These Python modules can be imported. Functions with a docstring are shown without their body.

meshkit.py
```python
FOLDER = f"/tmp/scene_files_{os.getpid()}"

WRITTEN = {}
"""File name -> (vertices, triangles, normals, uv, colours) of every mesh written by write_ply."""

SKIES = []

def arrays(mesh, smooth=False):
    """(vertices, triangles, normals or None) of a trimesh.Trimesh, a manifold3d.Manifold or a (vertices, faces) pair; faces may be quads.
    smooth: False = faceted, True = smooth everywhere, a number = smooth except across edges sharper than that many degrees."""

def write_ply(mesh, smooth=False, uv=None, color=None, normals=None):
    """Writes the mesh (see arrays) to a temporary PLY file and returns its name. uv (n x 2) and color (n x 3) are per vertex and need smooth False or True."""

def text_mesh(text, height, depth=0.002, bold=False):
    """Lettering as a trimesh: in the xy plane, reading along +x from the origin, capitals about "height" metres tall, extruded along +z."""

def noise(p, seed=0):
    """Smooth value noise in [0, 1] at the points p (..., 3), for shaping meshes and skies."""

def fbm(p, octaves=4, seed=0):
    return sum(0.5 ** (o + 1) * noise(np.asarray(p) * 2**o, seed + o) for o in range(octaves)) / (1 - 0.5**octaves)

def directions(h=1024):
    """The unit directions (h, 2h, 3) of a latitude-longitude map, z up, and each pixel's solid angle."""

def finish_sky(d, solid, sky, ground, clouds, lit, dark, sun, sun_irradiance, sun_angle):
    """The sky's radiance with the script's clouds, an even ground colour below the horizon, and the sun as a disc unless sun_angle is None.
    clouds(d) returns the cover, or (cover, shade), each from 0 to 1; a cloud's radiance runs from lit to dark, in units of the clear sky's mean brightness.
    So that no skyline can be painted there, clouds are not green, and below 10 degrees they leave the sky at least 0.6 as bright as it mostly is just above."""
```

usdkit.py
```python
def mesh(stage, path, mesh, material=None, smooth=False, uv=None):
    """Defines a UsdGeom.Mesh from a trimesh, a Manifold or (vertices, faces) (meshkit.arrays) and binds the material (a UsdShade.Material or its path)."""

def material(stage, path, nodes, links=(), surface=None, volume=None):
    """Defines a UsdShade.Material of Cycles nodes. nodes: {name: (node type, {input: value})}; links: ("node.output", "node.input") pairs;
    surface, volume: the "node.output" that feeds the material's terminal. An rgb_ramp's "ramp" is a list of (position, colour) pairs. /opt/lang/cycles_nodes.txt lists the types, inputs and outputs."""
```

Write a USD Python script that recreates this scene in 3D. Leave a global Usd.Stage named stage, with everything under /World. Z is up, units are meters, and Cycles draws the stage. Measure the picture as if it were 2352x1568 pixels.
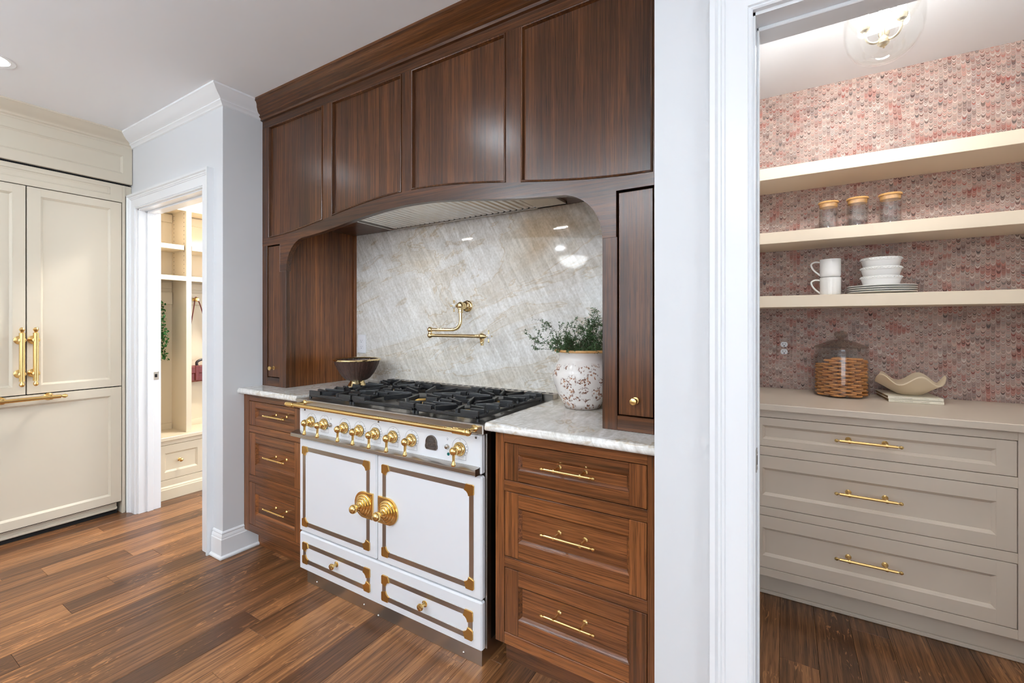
import math, random
import numpy as np
import trimesh
from shapely.geometry import Polygon, Point, box as sbox
from shapely.ops import unary_union
import usdkit, meshkit
from pxr import Usd, UsdGeom, UsdLux, UsdShade, Sdf, Gf, Vt

random.seed(7)
rng = np.random.default_rng(7)
stage = Usd.Stage.CreateInMemory()
UsdGeom.SetStageUpAxis(stage, UsdGeom.Tokens.z)
UsdGeom.SetStageMetersPerUnit(stage, 1.0)
UsdGeom.Xform.Define(stage, '/World')
UsdGeom.Scope.Define(stage, '/World/Looks')
V3 = Sdf.ValueTypeNames

# ------------------------------------------------------------------ camera, sky, daylight, exposure
FPX, YAW, CAM_Z, HORIZON = 1028.8, 31.34, 1.275, 742.0
cam = UsdGeom.Camera.Define(stage, '/World/camera')
cam.CreateHorizontalApertureAttr(36.0)
cam.CreateVerticalApertureAttr(24.0)
cam.CreateFocalLengthAttr(36.0 * FPX / 2352.0)
cam.CreateVerticalApertureOffsetAttr(-(784.0 - HORIZON) * 36.0 / 2352.0)
cam.CreateClippingRangeAttr(Gf.Vec2f(0.02, 200.0))
cam.CreateExposureAttr(0.28)
xf = UsdGeom.Xformable(cam)
xf.AddTranslateOp().Set(Gf.Vec3d(0, 0, CAM_Z))
xf.AddRotateZOp().Set(YAW)
xf.AddRotateXOp().Set(90.0)

dome = UsdLux.DomeLight.Define(stage, '/World/sky_light')
dome.CreateColorAttr(Gf.Vec3f(0.80, 0.90, 1.0))
dome.CreateIntensityAttr(1.0)

def added_window_light(name, pos, size, rot, inten):
    l = UsdLux.RectLight.Define(stage, '/World/' + name)
    l.CreateWidthAttr(size[0]); l.CreateHeightAttr(size[1])
    l.CreateIntensityAttr(inten)
    l.CreateColorAttr(Gf.Vec3f(0.86, 0.945, 1.0))
    x = UsdGeom.Xformable(l)
    x.AddTranslateOp().Set(Gf.Vec3d(*pos))
    x.AddRotateXYZOp().Set(Gf.Vec3f(*rot))
WIN_B, WIN_R = 0.3, 1.2
# daylight lamps outside unseen windows, added to light the room (light shines along the rect's -z)
added_window_light('daylight', (-2.4, -4.66, 1.35), (2.2, 2.1), (90, 0, 0), WIN_B)
added_window_light('daylight_001', (0.9, -4.66, 1.35), (2.2, 2.1), (90, 0, 0), WIN_B)
added_window_light('daylight_002', (3.16, -1.6, 1.35), (2.4, 2.1), (90, 0, 90), WIN_R)
# strengths of the room's lamps
POW = dict(can_l=32.0, can_m=95.0, can_r=25.0, can_b=250.0, can_i=250.0, led=150.0, bulb=640.0, pend=12.0, up=340.0, mud=180.0)

# ------------------------------------------------------------------ helpers
def lin(r, g, b):
    c = np.array([r, g, b]) / 255.0
    return tuple(np.where(c <= 0.04045, c / 12.92, ((c + 0.055) / 1.055) ** 2.4))

I4 = np.eye(4)
def frame(o, U, W):
    """Local (u, v, w) -> world: u along U, v up, w out of the face along W."""
    m = np.eye(4)
    m[:3, 0], m[:3, 1], m[:3, 2], m[:3, 3] = U, (0, 0, 1), W, o
    return m
HOODF = frame((0, 0, 0), (1, 0, 0), (0, -1, 0))     # u = X, v = Z, w = -Y
LEFTF = frame((0, 0, 0), (0, 1, 0), (1, 0, 0))      # u = Y, v = Z, w = X

def rot_to(d):
    d = np.asarray(d, float); d = d / np.linalg.norm(d)
    return trimesh.geometry.align_vectors([0, 0, 1], d)

def smoothpath(pts, n=8, r=None):
    """Catmull-Rom through pts."""
    p = np.asarray(pts, float)
    q = np.vstack([2 * p[0] - p[1], p, 2 * p[-1] - p[-2]])
    out = []
    for i in range(1, len(q) - 2):
        for t in np.linspace(0, 1, n, endpoint=False):
            a, b, c, d = q[i - 1:i + 3]
            out.append(0.5 * (2 * b + (c - a) * t + (2 * a - 5 * b + 4 * c - d) * t * t + (3 * b - a - 3 * c + d) * t ** 3))
    out.append(p[-1])
    return np.array(out)

class MB:
    """Collects shapes into one mesh; all shapes are given in the frame M."""
    def __init__(self, M=I4):
        self.M, self.m = M, []
    def add(self, m, fix=True):
        if not isinstance(m, trimesh.Trimesh):
            m = trimesh.Trimesh(np.asarray(m[0], float), np.asarray(m[1]), process=False)
        m = m.copy(); m.apply_transform(self.M)
        self.m.append(m)
        return self
    def box(self, x0, x1, y0, y1, z0, z1, b=0.0):
        x0, x1 = min(x0, x1), max(x0, x1); y0, y1 = min(y0, y1), max(y0, y1); z0, z1 = min(z0, z1), max(z0, z1)
        if b <= 0:
            m = trimesh.creation.box((x1 - x0, y1 - y0, z1 - z0))
            m.apply_translation(((x0 + x1) / 2, (y0 + y1) / 2, (z0 + z1) / 2))
            return self.add(m)
        b = min(b, 0.49 * min(x1 - x0, y1 - y0, z1 - z0))
        P = []
        for sx in (0, 1):
            for sy in (0, 1):
                for sz in (0, 1):
                    c = np.array([(x0, x1)[sx], (y0, y1)[sy], (z0, z1)[sz]]); i = np.array([1 - 2 * sx, 1 - 2 * sy, 1 - 2 * sz]) * b
                    for k in range(3):
                        d = i.copy(); d[k] = 0; P.append(c + d)
        return self.add(trimesh.convex.convex_hull(np.array(P)))
    def lathe(self, prof, c=(0, 0, 0), d=(0, 0, 1), n=32, mod=None, start=0.0):
        p = np.asarray(prof, float); th = np.linspace(0, 2 * np.pi, n, endpoint=False) + start
        k = len(p)
        V = np.zeros((n, k, 3))
        for i, t in enumerate(th):
            s = np.ones(k) if mod is None else mod(t, p)
            V[i, :, 0], V[i, :, 1], V[i, :, 2] = p[:, 0] * s * math.cos(t), p[:, 0] * s * math.sin(t), p[:, 1]
        F = []
        for i in range(n):
            a, b2 = i * k, ((i + 1) % n) * k
            for j in range(k - 1):
                F += [[a + j, b2 + j, b2 + j + 1], [a + j, b2 + j + 1, a + j + 1]]
        m = trimesh.Trimesh(V.reshape(-1, 3), F, process=False)
        m.merge_vertices(); m.update_faces(m.nondegenerate_faces())
        if m.volume < 0: m.invert()
        R = rot_to(d).copy(); R[:3, 3] = c
        m.apply_transform(R)
        return self.add(m)
    def cyl(self, c0, c1, r, n=20, r1=None):
        c0, c1 = np.asarray(c0, float), np.asarray(c1, float); L = np.linalg.norm(c1 - c0); r1 = r if r1 is None else r1
        return self.lathe([(0, 0), (r, 0), (r1, L), (0, L)], c0, c1 - c0, n)
    def ball(self, c, r, sc=(1, 1, 1), sub=2):
        m = trimesh.creation.icosphere(sub, r); m.apply_scale(sc); m.apply_translation(c)
        return self.add(m)
    def tube(self, path, r, n=10, caps=True):
        p = np.asarray(path, float); k = len(p)
        t = np.gradient(p, axis=0); t /= np.linalg.norm(t, axis=1, keepdims=True) + 1e-12
        a = np.cross(t[0], [0, 0, 1.0] if abs(t[0][2]) < 0.9 else [1.0, 0, 0]); a /= np.linalg.norm(a)
        rr = np.broadcast_to(r, (k,)); V = []
        for i in range(k):
            a = a - t[i] * (a @ t[i]); a /= np.linalg.norm(a); b = np.cross(t[i], a)
            ang = np.arange(n) * 2 * np.pi / n
            V.append(p[i] + rr[i] * (np.cos(ang)[:, None] * a + np.sin(ang)[:, None] * b))
        F = []
        for i in range(k - 1):
            for j in range(n):
                q = [i * n + j, i * n + (j + 1) % n, (i + 1) * n + (j + 1) % n, (i + 1) * n + j]
                F += [[q[0], q[1], q[2]], [q[0], q[2], q[3]]]
        V = np.vstack(V)
        if caps:
            V = np.vstack([V, p[0], p[-1]]); e = k * n
            for j in range(n):
                F += [[e, (j + 1) % n, j], [e + 1, (k - 1) * n + j, (k - 1) * n + (j + 1) % n]]
        return self.add(trimesh.Trimesh(V, F, process=False))
    def extr(self, poly, w0, w1):
        """Extrudes a shapely polygon given in (u, v) from w0 to w1."""
        for g in getattr(poly, 'geoms', [poly]):
            m = trimesh.creation.extrude_polygon(g, abs(w1 - w0), engine='earcut'); m.apply_translation((0, 0, min(w0, w1)))
            self.add(m)
        return self
    def loft(self, loops, closed=True, caps=False):
        """Quads between successive loops of points (same count each)."""
        L = [np.asarray(l, float) for l in loops]; n = len(L[0]); V = np.vstack(L); F = []
        for i in range(len(L) - 1):
            for j in range(n if closed else n - 1):
                a, b, c, d = i * n + j, i * n + (j + 1) % n, (i + 1) * n + (j + 1) % n, (i + 1) * n + j
                F += [[a, b, c], [a, c, d]]
        return self.add(trimesh.Trimesh(V, F, process=False))
    def mold(self, path, prof, N, side=1, closed=False):
        """Sweeps a closed profile of (a, b) points along a polyline: a along N, b along side * (N x tangent), mitred at corners."""
        p = np.asarray(path, float); N = np.asarray(N, float); k = len(p)
        seg = [p[(i + 1) % k] - p[i] for i in range(k if closed else k - 1)]
        bs = [side * np.cross(N, s / np.linalg.norm(s)) for s in seg]
        loops = []
        for i in range(k):
            if closed: b1, b2 = bs[i - 1], bs[i]
            else: b1, b2 = bs[max(i - 1, 0)], bs[min(i, k - 2)]
            m = (b1 + b2) / (1 + b1 @ b2)
            loops.append(np.array([p[i] + a * N + b * m for a, b in prof]))
        if closed: loops.append(loops[0])
        V = np.vstack(loops); n = len(prof); F = []
        for i in range(len(loops) - 1):
            for j in range(n):
                a, b, c, d = i * n + j, i * n + (j + 1) % n, (i + 1) * n + (j + 1) % n, (i + 1) * n + j
                F += [[a, b, c], [a, c, d]]
        if not closed:
            import mapbox_earcut as ec
            tri = ec.triangulate_float64(np.asarray(prof, float), np.array([n], np.uint32)).reshape(-1, 3).astype(int)
            F += [list(t[::-1]) for t in tri] + [list(t + (len(loops) - 1) * n) for t in tri]
        m = trimesh.Trimesh(V, F, process=False)
        trimesh.repair.fix_normals(m)
        return self.add(m)
    def mesh(self):
        return trimesh.util.concatenate(self.m) if len(self.m) > 1 else self.m[0]

_count = {}
def numbered(parent, name):
    k = (parent, name); n = _count.get(k, 0); _count[k] = n + 1
    return f'{parent}/{name}' + (f'_{n:03d}' if n else '')

class Node:
    def __init__(self, path, o): self.path, self.o = path, np.asarray(o, float)
    @property
    def prim(self): return stage.GetPrimAtPath(self.path)

def tag(prim, label=None, cat=None, group=None, kind=None):
    for k, v in (('label', label), ('category', cat), ('group', group), ('kind', kind)):
        if v: prim.SetCustomDataByKey(k, v)

def thing(name, label, cat, loc=(0, 0, 0), group=None, kind=None):
    path = numbered('/World', name)
    x = UsdGeom.Xform.Define(stage, path); x.AddTranslateOp().Set(Gf.Vec3d(*map(float, loc)))
    tag(x.GetPrim(), label, cat, group, kind)
    return Node(path, loc)

def group_part(parent, name, label=None):
    path = numbered(parent.path, name); x = UsdGeom.Xform.Define(stage, path)
    tag(x.GetPrim(), label)
    return Node(path, parent.o)

def part(parent, name, mb, mat, smooth=30, label=None, kind=None, prim=None):
    """One mesh under parent (a Node, or None for a top-level mesh); shapes are in world coordinates."""
    m = mb.mesh() if isinstance(mb, MB) else mb
    base, o = (parent.path, parent.o) if parent else ('/World', np.zeros(3))
    path = numbered(base, name)
    m = m.copy(); m.apply_translation(-o)
    u = usdkit.mesh(stage, path, m, MAT[mat], smooth=smooth)
    if prim:
        api = UsdGeom.PrimvarsAPI(u); n = len(u.GetPointsAttr().Get())
        for k, v in prim.items():
            api.CreatePrimvar(k, V3.FloatArray, 'vertex').Set(Vt.FloatArray([float(v)] * n))
    tag(u.GetPrim(), label, None, None, kind)
    return Node(path, o)

def single(name, mb, mat, label, cat, group=None, smooth=30, kind=None):
    n = part(None, name, mb, mat, smooth)
    tag(n.prim, label, cat, group, kind)
    return n

def struct(name, mb, mat, smooth=30, label=None, cat=None):
    n = part(None, name, mb, mat, smooth); tag(n.prim, label, cat, None, 'structure')
    return n

def copy_of(src, loc, label=None, rotz=0.0, group=None):
    name = src.path.rsplit('/', 1)[1]
    while name[-4:-3] == '_' and name[-3:].isdigit(): name = name[:-4]
    was = src.prim.GetCustomData()
    path = numbered('/World', name); x = UsdGeom.Xform.Define(stage, path)
    x.GetPrim().GetReferences().AddInternalReference(src.path)
    x.ClearXformOpOrder()
    x.AddTranslateOp().Set(Gf.Vec3d(*map(float, loc)))
    x.AddRotateZOp().Set(float(rotz))
    x.GetPrim().SetInstanceable(True)
    tag(x.GetPrim(), label or was['label'], was['category'], group or was.get('group'))
    return Node(path, loc)

# ------------------------------------------------------------------ materials
MAT = {}
def M(name, nodes, links=(), surface='p.BSDF', **kw):
    MAT[name] = usdkit.material(stage, '/World/Looks/' + name, nodes, links, surface=surface, **kw)

def plain(name, col, rough=0.5, metal=0.0, noise=0.0, nscale=30.0, bump=0.0, bscale=200.0, **kw):
    nodes = {'p': ('principled_bsdf', {'base_color': col, 'roughness': rough, 'metallic': metal, **kw})}
    links = []
    if noise or bump:
        nodes['g'] = ('geometry', {})
    if noise:
        c = np.array(col)
        nodes['n'] = ('noise_texture', {'scale': nscale, 'detail': 3.0})
        nodes['r'] = ('rgb_ramp', {'ramp': [(0.3, tuple(c * (1 - noise))), (0.7, tuple(np.minimum(c * (1 + noise), 1)))]})
        links += [('g.position', 'n.vector'), ('n.fac', 'r.fac'), ('r.color', 'p.base_color')]
    if bump:
        nodes['bn'] = ('noise_texture', {'scale': bscale, 'detail': 2.0})
        nodes['b'] = ('bump', {'strength': bump, 'distance': 0.001})
        links += [('g.position', 'bn.vector'), ('bn.fac', 'b.height'), ('b.normal', 'p.normal')]
    M(name, nodes, links)

plain('wall_paint', lin(221, 222, 224), 0.55, bump=0.15, bscale=900)
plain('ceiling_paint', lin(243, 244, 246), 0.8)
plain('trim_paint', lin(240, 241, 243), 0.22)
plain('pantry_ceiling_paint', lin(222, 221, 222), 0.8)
plain('beige_paint', lin(216, 206, 187), 0.35)
plain('locker_paint', lin(224, 208, 180), 0.35)
plain('taupe_paint', lin(214, 198, 180), 0.35)
plain('shelf_paint', lin(232, 214, 190), 0.35)
plain('black_gap', (0.004, 0.004, 0.005), 0.8)
plain('dark_steel', (0.10, 0.085, 0.08), 0.35, 0.9)
plain('white_enamel', lin(236, 238, 242), 0.12)
plain('cast_iron', (0.012, 0.013, 0.015), 0.38, bump=0.3, bscale=700)
plain('brass', (0.86, 0.61, 0.25), 0.11, 1.0)
plain('brass_flat', (0.66, 0.41, 0.13), 0.28, 1.0)
plain('brass_satin', (0.80, 0.55, 0.22), 0.24, 1.0)
plain('brass_pale', (0.84, 0.66, 0.36), 0.08, 1.0)
plain('nickel', (0.66, 0.64, 0.61), 0.22, 1.0)
plain('champagne', (0.75, 0.66, 0.50), 0.25, 1.0)
plain('porcelain', lin(240, 238, 235), 0.12)
plain('cream_ceramic', lin(228, 208, 178), 0.55)
plain('bamboo', lin(216, 164, 102), 0.45, noise=0.12, nscale=60)
plain('cracker', lin(206, 140, 74), 0.75, noise=0.22, nscale=160, bump=0.4, bscale=500)
plain('leaf', lin(70, 98, 58), 0.5, noise=0.35, nscale=40)
plain('leaf_bright', lin(46, 104, 40), 0.45, noise=0.3, nscale=60)
plain('stem', lin(74, 66, 48), 0.7)
plain('leather', lin(116, 44, 40), 0.38, noise=0.15, nscale=60, bump=0.2, bscale=600)
plain('dark_leather', lin(38, 26, 26), 0.4)
plain('plastic_white', lin(238, 238, 242), 0.3)
plain('paper_cover', lin(236, 228, 208), 0.6)
plain('page_edge', lin(150, 118, 84), 0.8)
plain('ink', lin(170, 160, 145), 0.7)
plain('ink_dark', lin(120, 122, 132), 0.6)
plain('pewter', (0.30, 0.265, 0.24), 0.34, 0.9)
plain('pewter_dark', (0.11, 0.095, 0.085), 0.5, 0.8)
plain('teal', lin(0, 92, 92), 0.3)
plain('soil', lin(48, 38, 28), 0.9)
plain('wicker', lin(96, 70, 42), 0.8, noise=0.4, nscale=120)
for nm, col, st in (('can_l', (0.90, 0.98, 1.06), 0), ('can_m', (0.90, 0.98, 1.06), 0), ('can_r', (0.90, 0.98, 1.06), 0), ('can_b', (0.90, 0.98, 1.06), 0), ('can_i', (0.90, 0.98, 1.06), 0), ('led', (1.0, 0.96, 0.90), 0), ('bulb', (0.96, 0.97, 0.97), 0),
                    ('pend', (0.92, 0.97, 1.0), 0), ('up', (0.88, 0.96, 1.03), 0), ('mud', (1.0, 0.95, 0.88), 0)):
    st = POW[nm]; nm = 'lamp_' + nm
    M(nm, {'e': ('emission', {'color': col, 'strength': st})}, surface='e.emission')
M('glass', {'p': ('principled_bsdf', {'base_color': (0.97, 0.985, 0.98), 'roughness': 0.0, 'ior': 1.45, 'transmission_weight': 1.0})})
# thin clear glass walls: the light goes straight through, the reflections grow towards grazing angles
for nm, tint, ior in (('thin_glass', (0.985, 0.985, 0.98), 1.5), ('window_pane', (0.97, 0.98, 0.98), 1.45), ('shade_glass', (0.975, 0.975, 0.97), 1.5), ('smoked_glass', (0.80, 0.78, 0.75), 1.6)):
    M(nm, {'t': ('transparent_bsdf', {'color': tint}), 'g': ('glossy_bsdf', {'color': (1, 1, 1), 'roughness': 0.02}), 'lw': ('layer_weight', {'blend': 0.5}), 'pw': ('math', {'math_type': 'power', 'value2': 4.0}), 'f': ('math', {'math_type': 'multiply_add', 'value2': 0.35, 'value3': 0.045 * ior / 1.5}), 'm': ('mix_closure', {})},
      [('lw.facing', 'pw.value1'), ('pw.value', 'f.value1'), ('f.value', 'm.fac'), ('t.BSDF', 'm.closure1'), ('g.BSDF', 'm.closure2')], surface='m.closure')

plain('steel', (0.52, 0.49, 0.455), 0.27, 1.0)

def wood(name, axis, dark, mid, light, rough=0.33, fine=1.0, fleck=0.0, plank=False, coat=0.0):
    """Stained oak. axis: 0, 1, 2 = the grain runs along X, Y, Z. Every board has its own offset."""
    big = [7.0, 7.0, 7.0]; big[axis] = 0.5
    streak = [95.0 * fine] * 3; streak[axis] = 1.6
    pore = [420.0 * fine] * 3; pore[axis] = 9.0
    nodes = {'g': ('geometry', {}), 'o': ('object_info', {}), 'add': ('vector_math', {'math_type': 'add'}), 'cx': ('combine_xyz', {}),
             'mu': ('math', {'math_type': 'multiply', 'value2': 37.0}),
             'm1': ('mapping', {'scale': tuple(big)}), 'n1': ('noise_texture', {'scale': 1.0, 'detail': 3.0, 'distortion': 0.4}),
             'm2': ('mapping', {'scale': tuple(streak)}), 'n2': ('noise_texture', {'scale': 1.0, 'detail': 4.0, 'roughness': 0.6, 'distortion': 0.25}),
             'm3': ('mapping', {'scale': tuple(pore)}), 'n3': ('noise_texture', {'scale': 1.0, 'detail': 2.0}),
             'w2': ('math', {'math_type': 'multiply_add', 'value2': 0.55}), 'w1': ('math', {'math_type': 'multiply', 'value2': 0.45}),
             'r': ('rgb_ramp', {'ramp': [(0.36, dark), (0.5, mid), (0.64, light)]}),
             'pr': ('rgb_ramp', {'ramp': [(0.36, (0.45, 0.42, 0.40)), (0.46, (1, 1, 1))]}),
             'mx': ('mix_color', {'blend_type': 'multiply', 'fac': 0.85}),
             'b': ('bump', {'strength': 0.22, 'distance': 0.0006}),
             'p': ('principled_bsdf', {'roughness': rough, 'coat_weight': coat, 'coat_roughness': 0.12})}
    links = [('mu.value', 'cx.x'), ('mu.value', 'cx.y'), ('mu.value', 'cx.z'), ('g.position', 'add.vector1'), ('cx.vector', 'add.vector2'),
             ('add.vector', 'm1.vector'), ('m1.vector', 'n1.vector'), ('add.vector', 'm2.vector'), ('m2.vector', 'n2.vector'), ('add.vector', 'm3.vector'), ('m3.vector', 'n3.vector'),
             ('n1.fac', 'w1.value1'), ('n2.fac', 'w2.value1'), ('w1.value', 'w2.value3'), ('n3.fac', 'pr.fac'),
             ('r.color', 'mx.a'), ('pr.color', 'mx.b'), ('n3.fac', 'b.height'), ('b.normal', 'p.normal')]
    if plank:
        nodes['sd'] = ('attribute', {'attribute': 'seed'}); nodes['tn'] = ('attribute', {'attribute': 'tone'})
        nodes['ta'] = ('math', {'math_type': 'add'})
        links += [('sd.fac', 'mu.value1'), ('tn.fac', 'ta.value2'), ('w2.value', 'ta.value1'), ('ta.value', 'r.fac')]
    else:
        links += [('o.random', 'mu.value1'), ('w2.value', 'r.fac')]
    out = 'mx.result'
    if fleck:
        fl = [70.0] * 3; fl[axis] = 16.0
        nodes |= {'m4': ('mapping', {'scale': tuple(fl), 'rotation': (0, 0, 0.0)}), 'n4': ('noise_texture', {'scale': 1.0, 'detail': 3.0, 'distortion': 1.2}),
                  'fr': ('rgb_ramp', {'ramp': [(0.60, (0, 0, 0)), (0.66, (1, 1, 1))]}), 'm5': ('noise_texture', {'scale': 3.2, 'detail': 1.0}),
                  'fr5': ('rgb_ramp', {'ramp': [(0.50, (0, 0, 0)), (0.62, (1, 1, 1))]}), 'fm': ('math', {'math_type': 'multiply'}), 'fm2': ('math', {'math_type': 'multiply', 'value2': fleck}),
                  'mf': ('mix_color', {'blend_type': 'mix', 'b': tuple(np.array(light) * 1.5)})}
        links += [('add.vector', 'm4.vector'), ('m4.vector', 'n4.vector'), ('n4.fac', 'fr.fac'), ('add.vector', 'm5.vector'), ('m5.fac', 'fr5.fac'),
                  ('fr.color', 'fm.value1'), ('fr5.color', 'fm.value2'), ('fm.value', 'fm2.value1'), ('fm2.value', 'mf.fac'), (out, 'mf.a')]
        out = 'mf.result'
    links.append((out, 'p.base_color'))
    M(name, nodes, links)

WD, WM, WL = lin(72, 42, 22), lin(108, 64, 34), lin(146, 90, 48)
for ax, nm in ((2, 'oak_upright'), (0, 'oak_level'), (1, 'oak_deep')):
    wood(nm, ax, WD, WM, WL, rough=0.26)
    k = 0.5                                  # same oak darkened: shade on the hood put into the colour
    wood(nm.replace('oak', 'shaded_oak'), ax, *[tuple(k * np.array(c)) for c in (WD, WM, WL)], rough=0.25)
wood('floor_oak', 1, lin(84, 53, 31), lin(128, 85, 52), lin(170, 118, 74), rough=0.30, fleck=0.55, plank=True, fine=0.8)
wood('bowl_wood', 2, lin(44, 28, 22), lin(66, 44, 36), lin(86, 60, 50), rough=0.45)

# quartzite: grey-white with slanting pale streaks, soft clouds and thin tan veins
M('quartzite', {'g': ('geometry', {}),
    'ma': ('mapping', {'mapping_type': 'texture', 'rotation': (0, 1.05, 0), 'scale': (0.16, 0.1, 0.022)}), 'na': ('noise_texture', {'scale': 1.0, 'detail': 5.0, 'roughness': 0.65, 'distortion': 0.8}),
    'mb': ('mapping', {'mapping_type': 'texture', 'rotation': (0, -0.24, 0), 'scale': (0.95, 0.9, 0.30)}), 'nb': ('noise_texture', {'scale': 1.0, 'detail': 5.0, 'roughness': 0.6, 'distortion': 0.7}),
    'nd': ('noise_texture', {'scale': 85.0, 'detail': 3.0}),
    'ra': ('rgb_ramp', {'ramp': [(0.32, lin(216, 213, 207)), (0.50, lin(234, 232, 228)), (0.66, lin(250, 249, 247))]}),
    'rb': ('rgb_ramp', {'ramp': [(0.30, lin(214, 196, 172)), (0.42, lin(238, 232, 222)), (0.56, (1, 1, 1)), (0.75, lin(232, 230, 228))]}),
    'rv': ('rgb_ramp', {'ramp': [(0.478, (1, 1, 1)), (0.490, lin(228, 214, 192)), (0.498, (1, 1, 1)), (0.60, (1, 1, 1)), (0.612, lin(232, 220, 202)), (0.622, (1, 1, 1))]}),
    'rd': ('rgb_ramp', {'ramp': [(0.3, lin(232, 230, 226)), (0.6, (1, 1, 1))]}),
    'x1': ('mix_color', {'blend_type': 'multiply', 'fac': 1.0}), 'x2': ('mix_color', {'blend_type': 'multiply', 'fac': 0.8}), 'x3': ('mix_color', {'blend_type': 'multiply', 'fac': 0.8}),
    'p': ('principled_bsdf', {'roughness': 0.05})},
  [('g.position', 'ma.vector'), ('ma.vector', 'na.vector'), ('g.position', 'mb.vector'), ('mb.vector', 'nb.vector'), ('g.position', 'nd.vector'),
   ('na.fac', 'ra.fac'), ('nb.fac', 'rb.fac'), ('nb.fac', 'rv.fac'), ('nd.fac', 'rd.fac'), ('ra.color', 'x1.a'), ('rb.color', 'x1.b'), ('x1.result', 'x2.a'), ('rv.color', 'x2.b'),
   ('x2.result', 'x3.a'), ('rd.color', 'x3.b'), ('x3.result', 'p.base_color')])

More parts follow.
